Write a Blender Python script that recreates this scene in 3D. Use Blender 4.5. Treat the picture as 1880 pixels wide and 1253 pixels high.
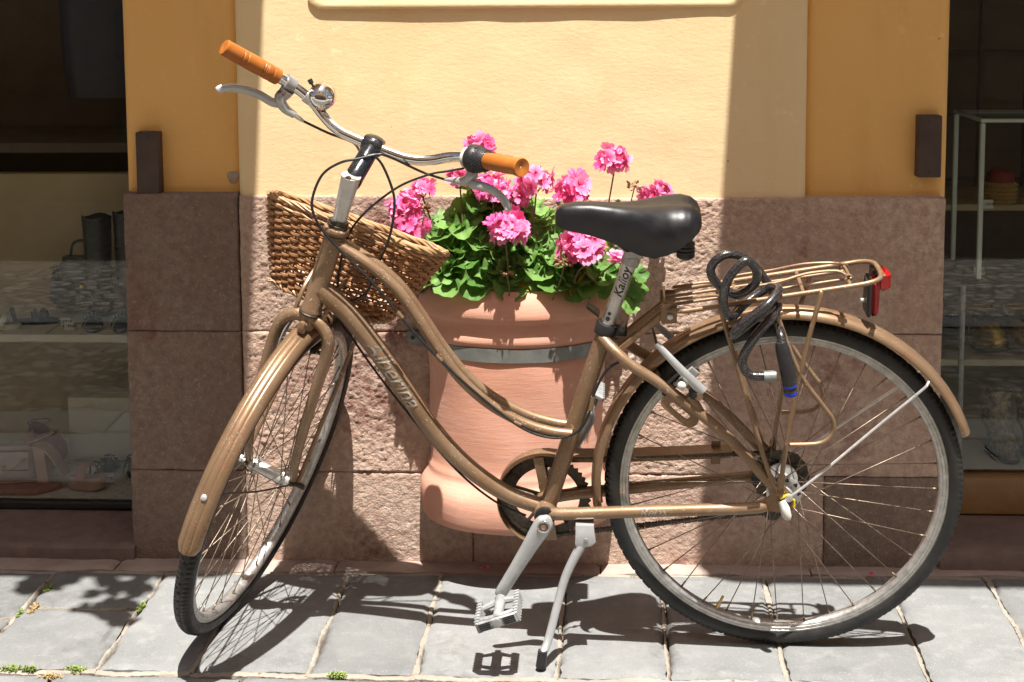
import bpy, math, random
import numpy as np
from mathutils import Vector, Matrix, Quaternion
R = math.radians
for o in list(bpy.data.objects):
    bpy.data.objects.remove(o)
scene = bpy.context.scene
COL = scene.collection

# ------------------------------------------------------------------ camera
cd = bpy.data.cameras.new('camera')
cam = bpy.data.objects.new('camera', cd); COL.objects.link(cam); scene.camera = cam
FPX, PITCH, YAW, ROLL, HOR, CH = 2650.0, R(6.0), R(3.9), R(-0.35), -30.0, 1.316
_fw = Vector((-math.sin(YAW)*math.cos(PITCH), math.cos(YAW)*math.cos(PITCH), -math.sin(PITCH)))
_rt = Vector((math.cos(YAW), math.sin(YAW), 0)); _dn = _fw.cross(_rt)
_r2 = _rt*math.cos(ROLL) - _dn*math.sin(ROLL); _d2 = _dn*math.cos(ROLL) + _rt*math.sin(ROLL)
cam.matrix_world = Matrix(((_r2.x, -_d2.x, -_fw.x, 0), (_r2.y, -_d2.y, -_fw.y, 0), (_r2.z, -_d2.z, -_fw.z, CH), (0, 0, 0, 1)))
cd.sensor_width = 36.0; cd.lens = FPX/1880*36
cd.shift_y = -(626.5-(HOR+FPX*math.tan(PITCH)))/1880
cd.clip_start = 0.05; cd.clip_end = 300

# ------------------------------------------------------------------ light
SUNV = Vector((0.072, -0.30, 1.0)).normalized()          # towards the sun
w = bpy.data.worlds.new('World'); scene.world = w; w.use_nodes = True
nt = w.node_tree; bg = nt.nodes['Background']
sky = nt.nodes.new('ShaderNodeTexSky'); sky.sky_type = 'NISHITA'; sky.sun_disc = False
sky.sun_elevation = math.asin(SUNV.z); sky.sun_rotation = math.atan2(SUNV.x, SUNV.y)
sky.air_density = 0.8; sky.dust_density = 3.6; sky.ozone_density = 0.6
nt.links.new(sky.outputs[0], bg.inputs[0]); bg.inputs[1].default_value = 0.05
sl = bpy.data.lights.new('sun', 'SUN'); sl.energy = 5.0; sl.angle = R(0.53); sl.color = (1.0, 0.955, 0.89)
sun = bpy.data.objects.new('sun', sl); COL.objects.link(sun); sun.location = (1, -2, 12)
sun.rotation_euler = (-SUNV).to_track_quat('-Z', 'Y').to_euler()
vs = scene.view_settings
scene.display_settings.display_device = 'sRGB'
vs.view_transform = 'Standard'; vs.look = 'None'; vs.exposure = 1.08; vs.gamma = 1.0; vs.use_curve_mapping = False
scene.render.engine = 'CYCLES'
scene.cycles.max_bounces = 10; scene.cycles.diffuse_bounces = 5; scene.cycles.glossy_bounces = 5
scene.cycles.transparent_max_bounces = 12; scene.cycles.caustics_reflective = False; scene.cycles.caustics_refractive = False

# ------------------------------------------------------------------ helpers
def V3(p): return Vector(p)
class MB:
    def __init__(s): s.v = []; s.f = []
    def add(s, vs_, fs):
        o = len(s.v); s.v += [tuple(p) for p in vs_]; s.f += [tuple(i+o for i in f) for f in fs]; return s
    def box(s, c, size, rot=None, taper=1.0):
        c = Vector(c); a, b, d = (x/2 for x in size); vs_ = []
        for z in (-d, d):
            k = taper if z > 0 else 1.0
            for x, y in ((-a, -b), (a, -b), (a, b), (-a, b)):
                p = Vector((x*k, y*k, z)); vs_.append(c + (rot @ p if rot else p))
        return s.add(vs_, [(3, 2, 1, 0), (4, 5, 6, 7), (0, 1, 5, 4), (1, 2, 6, 5), (2, 3, 7, 6), (3, 0, 4, 7)])
    def bbox(s, c, size, bev=0.003, rot=None):
        """box with chamfered edges"""
        c = Vector(c); hx, hy, hz = (x/2 for x in size); bev = min(bev, hx*.9, hy*.9, hz*.9); rings = []
        for z, ins in ((-hz, bev), (-hz+bev, 0), (hz-bev, 0), (hz, bev)):
            ring = []
            x, y = hx-ins, hy-ins
            for px, py in ((-x+bev, -y), (x-bev, -y), (x, -y+bev), (x, y-bev), (x-bev, y), (-x+bev, y), (-x, y-bev), (-x, -y+bev)):
                p = Vector((px, py, z)); ring.append(c + (rot @ p if rot else p))
            rings.append(ring)
        return s.loft(rings)
    def loft(s, rings, closed=True, caps=True, loop=False):
        n = len(rings[0]); o = len(s.v); m = len(rings)
        for r in rings: s.v += [tuple(p) for p in r]
        k = n if closed else n-1
        for i in range(m if loop else m-1):
            i2 = (i+1) % m
            for j in range(k):
                j2 = (j+1) % n
                s.f.append((o+i*n+j, o+i*n+j2, o+i2*n+j2, o+i2*n+j))
        if caps and not loop and closed:
            s.f.append(tuple(o+j for j in range(n))[::-1]); s.f.append(tuple(o+(m-1)*n+j for j in range(n)))
        return s
    def tube(s, path, r, n=10, caps=True, loop=False, ry=None, ref=None):
        path = [Vector(p) for p in path]; m = len(path)
        rs = r if isinstance(r, (list, tuple)) else [r]*m
        rys = ry if isinstance(ry, (list, tuple)) else ([ry]*m if ry else rs)
        tan = []
        for i in range(m):
            a = path[(i-1) % m] if (loop or i > 0) else path[i]
            b = path[(i+1) % m] if (loop or i < m-1) else path[i]
            t = (b-a); tan.append(t.normalized() if t.length > 1e-9 else Vector((0, 0, 1)))
        if ref is None:
            ref = Vector((0, 0, 1)) if abs(tan[0].z) < .9 else Vector((0, 1, 0))
        nx = (Vector(ref) - tan[0]*Vector(ref).dot(tan[0])).normalized(); rings = []
        for i in range(m):
            if i:
                nx = (nx - tan[i]*nx.dot(tan[i]))
                nx = nx.normalized() if nx.length > 1e-9 else Vector((0, 0, 1))
            by = tan[i].cross(nx)
            rings.append([path[i] + nx*(math.cos(2*math.pi*j/n)*rs[i]) + by*(math.sin(2*math.pi*j/n)*rys[i]) for j in range(n)])
        return s.loft(rings, caps=caps, loop=loop)
    def lathe(s, prof, c, axis, n=24, a0=0, a1=360, caps=True, ref=None):
        """prof: list of (radius, height along axis)"""
        c = Vector(c); ax = Vector(axis).normalized()
        if ref is None: ref = Vector((0, 0, 1)) if abs(ax.z) < .9 else Vector((1, 0, 0))
        ex = (Vector(ref)-ax*Vector(ref).dot(ax)).normalized(); ey = ax.cross(ex)
        full = abs(a1-a0-360) < 1e-6; cnt = n if full else n+1; rings = []
        for r_, h in prof:
            rings.append([c + ax*h + (ex*math.cos(R(a0+(a1-a0)*j/n)) + ey*math.sin(R(a0+(a1-a0)*j/n)))*r_ for j in range(cnt)])
        return s.loft(rings, closed=full, caps=caps and full)
    def build(s, name, m, parent=None, smooth=True, ang=42, label=None, loc=None):
        me = bpy.data.meshes.new(name); me.from_pydata(s.v, [], s.f); me.update()
        return link(name, me, m, parent, smooth, ang, label, loc)
def link(name, me, m, parent=None, smooth=True, ang=42, label=None, loc=None):
    if m is not None and len(me.materials) == 0: me.materials.append(m)
    if smooth:
        me.polygons.foreach_set('use_smooth', [True]*len(me.polygons)); me.set_sharp_from_angle(angle=R(ang))
    ob = bpy.data.objects.new(name, me); COL.objects.link(ob)
    if parent is not None: ob.parent = parent
    if loc is not None: ob.location = loc
    if label: ob['label'] = label
    return ob
def empty(name, loc=(0, 0, 0), parent=None, mat=None):
    e = bpy.data.objects.new(name, None); COL.objects.link(e); e.empty_display_size = .05
    if parent is not None: e.parent = parent
    if mat is not None: e.matrix_local = mat
    else: e.location = loc
    return e
def tag(o, label=None, cat=None, group=None, kind=None):
    if label: o['label'] = label
    if cat: o['category'] = cat
    if group: o['group'] = group
    if kind: o['kind'] = kind
    return o
def place(name, me, parent=None, mat=None):
    ob = bpy.data.objects.new(name, me); COL.objects.link(ob)
    if parent is not None: ob.parent = parent
    if mat is not None: ob.matrix_local = mat
    return ob
def cr(pts, k=8, loop=False):
    """Catmull-Rom through pts"""
    P = [Vector(p) for p in pts]; n = len(P); out = []
    rng = range(n) if loop else range(n-1)
    for i in rng:
        p1, p2 = P[i], P[(i+1) % n]
        p0 = P[(i-1) % n] if (loop or i > 0) else p1*2-p2
        p3 = P[(i+2) % n] if (loop or i+2 < n) else p2*2-p1
        for j in range(k):
            t = j/k
            out.append(.5*((2*p1)+(p2-p0)*t+(2*p0-5*p1+4*p2-p3)*t*t+(3*p1-p0-3*p2+p3)*t**3))
    if not loop: out.append(P[-1])
    return out
def lerp(a, b, t): return a+(b-a)*t
def frame_mat(o, x, y, z):
    return Matrix(((x[0], y[0], z[0], o[0]), (x[1], y[1], z[1], o[1]), (x[2], y[2], z[2], o[2]), (0, 0, 0, 1)))
def align(o, d, up=(0, 0, 1)):
    """matrix with +Z along d"""
    z = Vector(d).normalized(); u = Vector(up)
    if abs(z.dot(u)) > .98: u = Vector((1, 0, 0))
    x = u.cross(z).normalized(); y = z.cross(x)
    return frame_mat(Vector(o), x, y, z)
def vnoise(x, y, seed=0):
    """smooth value noise, numpy arrays"""
    rs = np.random.RandomState(seed); T = rs.rand(64, 64)
    xi = np.floor(x).astype(int); yi = np.floor(y).astype(int); fx = x-xi; fy = y-yi
    fx = fx*fx*(3-2*fx); fy = fy*fy*(3-2*fy)
    a = T[xi % 64, yi % 64]; b = T[(xi+1) % 64, yi % 64]; c = T[xi % 64, (yi+1) % 64]; d = T[(xi+1) % 64, (yi+1) % 64]
    return (a*(1-fx)+b*fx)*(1-fy)+(c*(1-fx)+d*fx)*fy*1.0-.5
def text_mesh(txt, size, shear=0.0, bold=0.0, extrude=0.0):
    cu = bpy.data.curves.new('txt', 'FONT'); cu.body = txt; cu.size = size; cu.shear = shear; cu.offset = bold
    cu.extrude = extrude; cu.align_x = 'CENTER'; cu.align_y = 'CENTER'; cu.resolution_u = 4
    ob = bpy.data.objects.new('txt', cu); COL.objects.link(ob)
    dg = bpy.context.evaluated_depsgraph_get()
    me = bpy.data.meshes.new_from_object(ob.evaluated_get(dg))
    bpy.data.objects.remove(ob); bpy.data.curves.remove(cu)
    return me

# ------------------------------------------------------------------ materials
class NT:
    def __init__(s, name):
        s.m = bpy.data.materials.new(name); s.m.use_nodes = True; s.t = s.m.node_tree
        s.b = s.t.nodes['Principled BSDF']; s.out = s.t.nodes['Material Output']
        s.co = s.n('ShaderNodeTexCoord').outputs['Object']
    def n(s, typ, **kw):
        nd = s.t.nodes.new(typ)
        for k, v_ in kw.items(): setattr(nd, k, v_)
        return nd
    def l(s, a, b): s.t.links.new(a, b)
    def world(s):
        s.co = s.n('ShaderNodeNewGeometry').outputs['Position']; return s
    def mapped(s, scale):
        mp = s.n('ShaderNodeMapping'); mp.inputs['Scale'].default_value = scale; s.l(s.co, mp.inputs['Vector']); return mp.outputs[0]
    def noise(s, scale, detail=4, rough=.6, vec=None, dist=0):
        nd = s.n('ShaderNodeTexNoise'); nd.inputs['Scale'].default_value = scale; nd.inputs['Detail'].default_value = detail
        nd.inputs['Roughness'].default_value = rough; nd.inputs['Distortion'].default_value = dist; s.l(vec or s.co, nd.inputs['Vector']); return nd.outputs['Fac']
    def ramp(s, f, lo, hi, a=0.0, b=1.0):
        nd = s.n('ShaderNodeMapRange'); nd.inputs[1].default_value = lo; nd.inputs[2].default_value = hi
        nd.inputs[3].default_value = a; nd.inputs[4].default_value = b; s.l(f, nd.inputs[0]); return nd.outputs[0]
    def mix(s, f, a, b, blend='MIX'):
        nd = s.n('ShaderNodeMix', data_type='RGBA', blend_type=blend)
        if isinstance(f, (int, float)): nd.inputs[0].default_value = f
        else: s.l(f, nd.inputs[0])
        for sock, x in ((nd.inputs[6], a), (nd.inputs[7], b)):
            if isinstance(x, tuple): sock.default_value = (*x, 1)
            else: s.l(x, sock)
        return nd.outputs[2]
    def math(s, op, a, b):
        nd = s.n('ShaderNodeMath', operation=op)
        for i, x in enumerate((a, b)):
            if isinstance(x, (int, float)): nd.inputs[i].default_value = x
            else: s.l(x, nd.inputs[i])
        return nd.outputs[0]
    def bump(s, h, strength=.3, dist=.002, prev=None):
        nd = s.n('ShaderNodeBump'); nd.inputs['Strength'].default_value = strength; nd.inputs['Distance'].default_value = dist
        s.l(h, nd.inputs['Height'])
        if prev: s.l(prev, nd.inputs['Normal'])
        return nd.outputs[0]
    def set(s, color=None, rough=None, metal=None, normal=None, **kw):
        for k, v_ in (('Base Color', color), ('Roughness', rough), ('Metallic', metal), ('Normal', normal)):
            if v_ is None: continue
            if isinstance(v_, tuple): s.b.inputs[k].default_value = (*v_, 1)
            elif isinstance(v_, (int, float)): s.b.inputs[k].default_value = v_
            else: s.l(v_, s.b.inputs[k])
        for k, v_ in kw.items(): s.b.inputs[k.replace('_', ' ')].default_value = v_
        return s.m
def simple(name, c1, c2=None, rough=.5, metal=0.0, scale=30, bump=0.0, bscale=200, bd=.001, rv=.12, rnd=0.0, **kw):
    t = NT(name)
    col = t.mix(t.ramp(t.noise(scale), .35, .65), c1, c2 or tuple(x*.8 for x in c1))
    if rnd:
        oi = t.n('ShaderNodeObjectInfo').outputs['Random']; hs = t.n('ShaderNodeHueSaturation')
        t.l(t.ramp(oi, 0, 1, 1-rnd, 1+rnd), hs.inputs['Value']); t.l(col, hs.inputs['Color']); col = hs.outputs[0]
    nrm = t.bump(t.noise(bscale, 3), bump, bd) if bump else None
    rg = t.ramp(t.noise(scale*2.3, 3), .3, .7, max(0, rough-rv), min(1, rough+rv))
    return t.set(col, rg, metal, nrm, **kw)

M = {}
def mk_bronze():
    t = NT('bronze_paint')
    base = t.mix(t.ramp(t.noise(14, 3), .3, .7), (.215, .130, .072), (.27, .166, .094))
    n2 = t.noise(240, 4, .7); sc = t.noise(38, 3, .6)
    chip = t.math('MULTIPLY', t.ramp(n2, .610, .640), t.ramp(sc, .46, .56))
    col = t.mix(chip, base, (.55, .46, .36))
    dust = t.ramp(t.noise(9, 6, .7), .42, .72, 0, .42)
    col = t.mix(dust, col, (.40, .30, .20))
    met = t.ramp(chip, 0, 1, .42, 0)
    return t.set(col, t.ramp(t.noise(50, 3), .3, .7, .36, .50), met, t.bump(t.noise(900, 2), .05, .0004), Coat_Weight=.25, Coat_Roughness=.2)
M['bronze'] = mk_bronze()
def mk_fender():
    t = NT('worn_bronze_paint')
    base = t.mix(t.ramp(t.noise(14, 3), .3, .7), (.245, .152, .086), (.31, .20, .116))
    n2 = t.noise(160, 5, .75); sc = t.noise(11, 3, .6)
    rust = t.math('MULTIPLY', t.ramp(n2, .54, .60), t.ramp(sc, .47, .60))
    col = t.mix(rust, base, (.20, .075, .035))
    scr = t.math('MULTIPLY', t.ramp(t.noise(420, 3, .6), .62, .66), t.ramp(t.noise(16, 3), .48, .6))
    col = t.mix(scr, col, (.60, .52, .45))
    return t.set(col, t.ramp(rust, 0, 1, .34, .75), t.ramp(rust, 0, 1, .5, 0), t.bump(n2, .06, .0006), Coat_Weight=.2, Coat_Roughness=.25)
M['fender'] = mk_fender()
M['chrome'] = simple('chrome', (.80, .80, .80), (.70, .70, .71), .10, 1.0, 60, rv=.05)
M['alu'] = simple('brushed_aluminium', (.70, .70, .69), (.56, .56, .56), .36, .6, 40, .08, 500)
M['alu_dull'] = simple('dull_aluminium', (.46, .46, .46), (.36, .35, .34), .45, .6, 45, .1, 400)
M['silver_paint'] = simple('silver_paint', (.52, .53, .54), (.44, .45, .46), .38, .45, 30, .05, 600)
M['rim'] = simple('rim_alloy', (.60, .59, .57), (.42, .41, .39), .38, .75, 70, .1, 300)
M['rubber'] = simple('tyre_rubber', (.010, .010, .011), (.024, .023, .022), .55, 0, 25, .25, 500)
M['black'] = simple('black_plastic', (.014, .014, .016), (.022, .022, .024), .42, 0, 60, .08, 700)
M['black_gloss'] = simple('black_lacquer', (.010, .011, .014), (.016, .017, .02), .22, 0, 60, .15, 300, .0006, Coat_Weight=.5)
def mk_saddle():
    t = NT('saddle_vinyl')
    return t.set(t.mix(t.ramp(t.noise(30), .35, .65), (.006, .006, .008), (.011, .011, .013)), t.ramp(t.noise(60, 3), .3, .7, .33, .43), 0, t.bump(t.noise(1200, 2), .18, .0006), Specular_IOR_Level=.5)
M['saddle'] = mk_saddle()
M['cable'] = simple('cable_housing', (.012, .012, .013), (.02, .02, .021), .38, 0, 90)
M['spoke'] = simple('rusty_spoke_steel', (.20, .145, .105), (.34, .27, .21), .45, .7, 200)
M['steel_dark'] = simple('dark_steel', (.05, .045, .04), (.11, .09, .07), .5, .7, 120, .2, 500)
M['steel_rust'] = simple('rusty_steel', (.16, .085, .05), (.26, .16, .10), .6, .4, 150, .3, 500)
M['grip'] = simple('orange_grip', (.42, .135, .022), (.35, .105, .016), .42, 0, 30, .06, 900, Specular_IOR_Level=.45)
M['white_pl'] = simple('white_plastic', (.72, .71, .68), (.55, .53, .48), .45, 0, 60)
M['red'] = simple('red_lens', (.36, .010, .008), (.26, .006, .006), .15, 0, 60, Coat_Weight=.6)
M['blue'] = simple('blue_plastic', (.01, .05, .60), (.01, .04, .50), .3, 0, 60)
M['yellow'] = simple('yellow_plastic', (.75, .55, .03), (.65, .45, .02), .4)
M['brass'] = simple('brass', (.62, .44, .16), (.5, .34, .12), .35, .8, 90)
M['decal'] = simple('worn_decal', (.44, .42, .39), (.27, .19, .12), .4, .3, 130)
M['ink'] = simple('black_print', (.02, .02, .02), (.03, .03, .03), .5)
M['pedal'] = simple('grey_pedal_resin', (.36, .37, .37), (.22, .23, .23), .5, .1, 50, .2, 400)
def mk_lockcable():
    t = NT('braided_cable_sleeve')
    wv = t.n('ShaderNodeTexVoronoi'); wv.inputs['Scale'].default_value = 420; t.l(t.mapped((1, 1, .6)), wv.inputs['Vector'])
    col = t.mix(t.ramp(wv.outputs['Distance'], .15, .5), (.10, .095, .095), (.022, .019, .022))
    return t.set(col, .28, .35, t.bump(wv.outputs['Distance'], .22, .001), Coat_Weight=.9, Coat_Roughness=.06)
M['lockcable'] = mk_lockcable()
M['wicker'] = simple('wicker', (.43, .225, .105), (.29, .14, .062), .45, 0, 55, .35, 300, .0012, rnd=.18, Specular_IOR_Level=.45)
M['wicker_pale'] = simple('pale_wicker', (.50, .32, .17), (.36, .205, .10), .45, 0, 45, .35, 300, .0012, rnd=.15)
def mk_terra():
    t = NT('terracotta')
    col = t.mix(t.ramp(t.noise(4, 5, .6), .35, .65), (.66, .325, .225), (.72, .40, .30))
    st = t.noise(7, 6, .7, t.mapped((1, 1, 2.5)))
    col = t.mix(t.ramp(st, .5, .72, 0, .35), col, (.76, .49, .39))
    col = t.mix(t.ramp(t.noise(2.2, 4), .55, .75, 0, .25), col, (.58, .27, .19))
    col = t.mix(t.math('MULTIPLY', t.ramp(t.noise(5, 5, .7), .52, .68), t.ramp(t.noise(45, 4, .7), .35, .65, .05, .35)), col, (.78, .58, .47))
    col = t.mix(t.ramp(t.noise(260, 3, .7), .62, .70, 0, .4), col, (.42, .20, .14))
    h = t.noise(12, 6, .7, t.mapped((1, 1, 9)), .2)
    return t.set(col, .9, 0, t.bump(t.noise(420, 4, .7), .3, .0012, t.bump(h, .22, .004)), Specular_IOR_Level=.2)
M['terra'] = mk_terra()
M['zinc'] = simple('zinc_strap', (.17, .18, .17), (.26, .27, .25), .5, .45, 18, .15, 120, .001)
M['soil'] = simple('potting_soil', (.035, .024, .016), (.06, .042, .03), .95, 0, 60, .8, 120, .006)
def mk_leaf(name, c1, c2, zone):
    t = NT(name)
    oi = t.n('ShaderNodeObjectInfo').outputs['Random']
    vl = t.n('ShaderNodeVectorMath', operation='LENGTH'); t.l(t.co, vl.inputs[0])
    col = t.mix(oi, c1, c2)
    z = t.math('MULTIPLY', t.ramp(vl.outputs['Value'], .010, .016), t.ramp(vl.outputs['Value'], .024, .018))
    col = t.mix(t.math('MULTIPLY', z, zone), col, tuple(x*.5 for x in c1))
    col = t.mix(t.ramp(t.noise(160, 3), .4, .7, 0, .35), col, (.16, .27, .07))
    t.set(col, t.ramp(t.noise(90, 2), .3, .7, .45, .62), 0, t.bump(t.noise(170, 3), .45, .0018), Specular_IOR_Level=.35)
    tr = t.n('ShaderNodeBsdfTranslucent'); t.l(t.mix(.5, col, (.22, .38, .04)), tr.inputs[0])
    mx = t.n('ShaderNodeMixShader'); mx.inputs[0].default_value = .28
    t.l(t.b.outputs[0], mx.inputs[1]); t.l(tr.outputs[0], mx.inputs[2]); t.l(mx.outputs[0], t.out.inputs[0])
    return t.m
M['leaf'] = mk_leaf('geranium_leaf', (.075, .19, .035), (.21, .38, .095), .4)
M['leaf_old'] = mk_leaf('yellowing_geranium_leaf', (.28, .30, .04), (.42, .34, .05), .1)
M['stem'] = simple('geranium_stem', (.17, .10, .05), (.13, .16, .05), .6, 0, 40)
M['dry'] = simple('dry_flower', (.22, .10, .05), (.34, .19, .10), .8, 0, 90, .3)
M['bud'] = simple('flower_bud', (.30, .26, .10), (.42, .22, .16), .6, 0, 90)
def mk_petal():
    t = NT('pink_petal')
    vl = t.n('ShaderNodeVectorMath', operation='LENGTH'); t.l(t.co, vl.inputs[0])
    oi = t.n('ShaderNodeObjectInfo').outputs['Random']
    outer = t.mix(oi, (.82, .10, .36), (.91, .44, .69))
    col = t.mix(t.ramp(vl.outputs['Value'], .002, .0135), (.70, .03, .17), outer)
    col = t.mix(t.ramp(t.noise(260, 3), .5, .75, 0, .35), col, (.93, .62, .80))
    t.set(col, .55, 0, t.bump(t.noise(300, 2), .3, .0008), Specular_IOR_Level=.25)
    tr = t.n('ShaderNodeBsdfTranslucent'); t.l(col, tr.inputs[0])
    mx = t.n('ShaderNodeMixShader'); mx.inputs[0].default_value = .3
    t.l(t.b.outputs[0], mx.inputs[1]); t.l(tr.outputs[0], mx.inputs[2]); t.l(mx.outputs[0], t.out.inputs[0])
    return t.m
M['petal'] = mk_petal()
def mk_stone(name='trachyte_stone', kk=1.0, rd=.75):
    t = NT(name).world()
    oi = t.n('ShaderNodeObjectInfo').outputs['Random']
    c = t.mix(t.ramp(t.noise(3.2, 5, .6), .35, .65), tuple(x*kk for x in (.56, .405, .31)), tuple(x*kk for x in (.68, .53, .42)))
    c = t.mix(t.ramp(t.noise(60, 4, .7), .35, .7), tuple(x*kk for x in (.44, .295, .235)), c)
    red = t.math('MULTIPLY', t.ramp(t.noise(2.6, 4, .6), .56, .66), t.ramp(t.noise(26, 4, .7), .40, .62))
    c = t.mix(t.math('MULTIPLY', red, rd), c, (.17, .045, .04))
    c = t.mix(t.ramp(t.noise(140, 3, .6), .60, .70, 0, .55), c, (.44, .35, .29))
    c = t.mix(t.ramp(t.noise(150, 4, .75), .66, .76, 0, .6), c, (.06, .045, .04))
    hs = t.n('ShaderNodeHueSaturation'); t.l(t.ramp(oi, 0, 1, .95, 1.05), hs.inputs['Value']); t.l(c, hs.inputs['Color'])
    nrm = t.bump(t.noise(480, 3, .7), .6, .0018, t.bump(t.noise(210, 4, .6), .9, .0045))
    return t.set(hs.outputs[0], .9, 0, nrm, Specular_IOR_Level=.2)
M['stone'] = mk_stone()
M['stone_shaded_red'] = mk_stone('shaded_red_trachyte', .45, .9)  # redder stone, its colour darkened further to deepen shade on the end blocks
def mk_plaster(name, c1, c2, dirt):
    t = NT(name).world()
    c = t.mix(t.ramp(t.noise(1.7, 5, .6), .3, .7), c1, c2)
    c = t.mix(t.ramp(t.noise(3.4, 6, .65, t.mapped((2.2, 2.2, .5))), .52, .78, 0, .5), c, dirt)
    c = t.mix(t.ramp(t.noise(38, 3, .6), .62, .74, 0, .25), c, tuple(min(1, x*1.25) for x in c1))
    spk = t.n('ShaderNodeTexVoronoi'); spk.inputs['Scale'].default_value = 9; t.l(t.co, spk.inputs['Vector'])
    c = t.mix(t.ramp(spk.outputs['Distance'], .022, .014, 0, .7), c, (.12, .07, .04))
    ck_ = t.n('ShaderNodeTexVoronoi', feature='DISTANCE_TO_EDGE'); ck_.inputs['Scale'].default_value = 2.6
    wp = t.n('ShaderNodeVectorMath', operation='ADD'); nz = t.n('ShaderNodeTexNoise'); nz.inputs['Scale'].default_value = 9; nz.inputs['Detail'].default_value = 4; t.l(t.co, nz.inputs['Vector'])
    sc_ = t.n('ShaderNodeVectorMath', operation='SCALE'); sc_.inputs['Scale'].default_value = .16; t.l(nz.outputs['Color'], sc_.inputs[0]); t.l(t.co, wp.inputs[0]); t.l(sc_.outputs[0], wp.inputs[1]); t.l(wp.outputs[0], ck_.inputs['Vector'])
    c = t.mix(t.math('MULTIPLY', t.ramp(ck_.outputs['Distance'], .0042, .0012, 0, .3), t.ramp(t.noise(2.1, 3), .66, .72)), c, (.34, .20, .09))
    c = t.mix(t.math('MULTIPLY', t.ramp(t.noise(24, 5, .7), .58, .63), t.ramp(t.noise(3.1, 3), .55, .62, 0, .6)), c, tuple(min(.9, x*1.12+.05) for x in c1))
    h1 = t.noise(26, 4, .55, t.mapped((.7, 1, 1.2))); h2 = t.noise(120, 5, .65, t.mapped((.5, 1, 1.3)))
    return t.set(c, .88, 0, t.bump(t.noise(500, 3), .3, .0008, t.bump(h2, .30, .0020, t.bump(h1, .12, .006))), Specular_IOR_Level=.2)
M['plaster'] = mk_plaster('yellow_plaster', (.82, .64, .385), (.79, .60, .34), (.76, .52, .245))
M['plaster_side'] = mk_plaster('ochre_plaster', (.83, .50, .185), (.78, .45, .155), (.64, .345, .11))
M['patch'] = simple('bare_render_patch', (.42, .33, .27), (.34, .27, .22), .9, 0, 60, .5, 200)
M['iron'] = simple('painted_iron', (.062, .042, .036), (.085, .058, .05), .5, .3, 20, .25, 160, .001)
def mk_slab():
    t = NT('grey_paving_stone').world()
    oi = t.n('ShaderNodeObjectInfo').outputs['Random']
    c = t.mix(t.ramp(t.noise(3.5, 5, .65), .3, .7), (.160, .166, .167), (.222, .226, .224))
    c = t.mix(t.ramp(t.noise(22, 4, .6), .5, .75, 0, .35), c, (.34, .34, .33))
    c = t.mix(t.ramp(t.noise(260, 3, .7), .58, .72, 0, .5), c, (.16, .165, .165))
    c = t.mix(t.ramp(t.noise(300, 2, .6), .60, .72, 0, .5), c, (.42, .42, .41))
    c = t.mix(t.ramp(t.noise(1.6, 4, .6), .58, .72, 0, .3), c, (.22, .20, .175))
    st_ = t.math('MULTIPLY', t.ramp(t.noise(5, 6, .7), .52, .66), t.ramp(t.noise(40, 4, .7), .38, .60)); c = t.mix(t.math('MULTIPLY', st_, .45), c, (.105, .10, .09))
    gm = t.n('ShaderNodeTexVoronoi'); gm.inputs['Scale'].default_value = 6.5; t.l(t.co, gm.inputs['Vector']); c = t.mix(t.ramp(gm.outputs['Distance'], .055, .04, 0, .6), c, (.08, .078, .075))
    hs = t.n('ShaderNodeHueSaturation'); t.l(t.ramp(oi, 0, 1, .86, 1.12), hs.inputs['Value']); t.l(c, hs.inputs['Color'])
    return t.set(hs.outputs[0], .82, 0, t.bump(t.noise(300, 4, .65), .35, .0012, t.bump(t.noise(30, 4), .25, .003)), Specular_IOR_Level=.25)
M['slab'] = mk_slab()
def mk_mortar():
    t = NT('lime_mortar').world()
    c = t.mix(t.ramp(t.noise(9, 5, .65), .35, .65), (.29, .255, .21), (.37, .335, .285))
    c = t.mix(t.ramp(t.noise(14, 4, .7), .60, .66, 0, .9), c, (.13, .085, .06))
    return t.set(c, .95, 0, t.bump(t.noise(90, 5, .7), .9, .005), Specular_IOR_Level=.1)
M['mortar'] = mk_mortar()
M['kerb'] = simple('pink_kerb_stone', (.40, .32, .28), (.31, .235, .20), .9, 0, 12, .5, 120, .003)
M['sill'] = simple('basalt_sill', (.165, .105, .092), (.215, .145, .125), .75, 0, 25, .4, 160, .002)
def mk_cobble(name, c1, c2, sc=19):
    t = NT(name).world()
    mp = t.mapped((.75, 1, 1))
    vo = t.n('ShaderNodeTexVoronoi', feature='DISTANCE_TO_EDGE'); vo.inputs['Scale'].default_value = sc; t.l(mp, vo.inputs['Vector'])
    v2 = t.n('ShaderNodeTexVoronoi'); v2.inputs['Scale'].default_value = sc; t.l(mp, v2.inputs['Vector'])
    c = t.mix(t.ramp(t.noise(6, 4), .3, .7), c1, c2)
    hs = t.n('ShaderNodeSeparateColor'); t.l(v2.outputs['Color'], hs.inputs[0])
    c = t.mix(t.ramp(hs.outputs[0], 0, 1, 0, .8), c, tuple(x*.4 for x in c1))
    e = t.ramp(vo.outputs['Distance'], .01, .16); c = t.mix(e, tuple(x*.4 for x in c1), c)
    return t.set(c, .85, 0, t.bump(e, .8, .012), Specular_IOR_Level=.2)
M['cobble'] = mk_cobble('cobbled_street', (.50, .45, .38), (.62, .57, .49))
M['cobble_dark'] = mk_cobble('darker_cobbles', (.17, .16, .135), (.26, .245, .21))  # same cobble pattern in a darker tone
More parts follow.
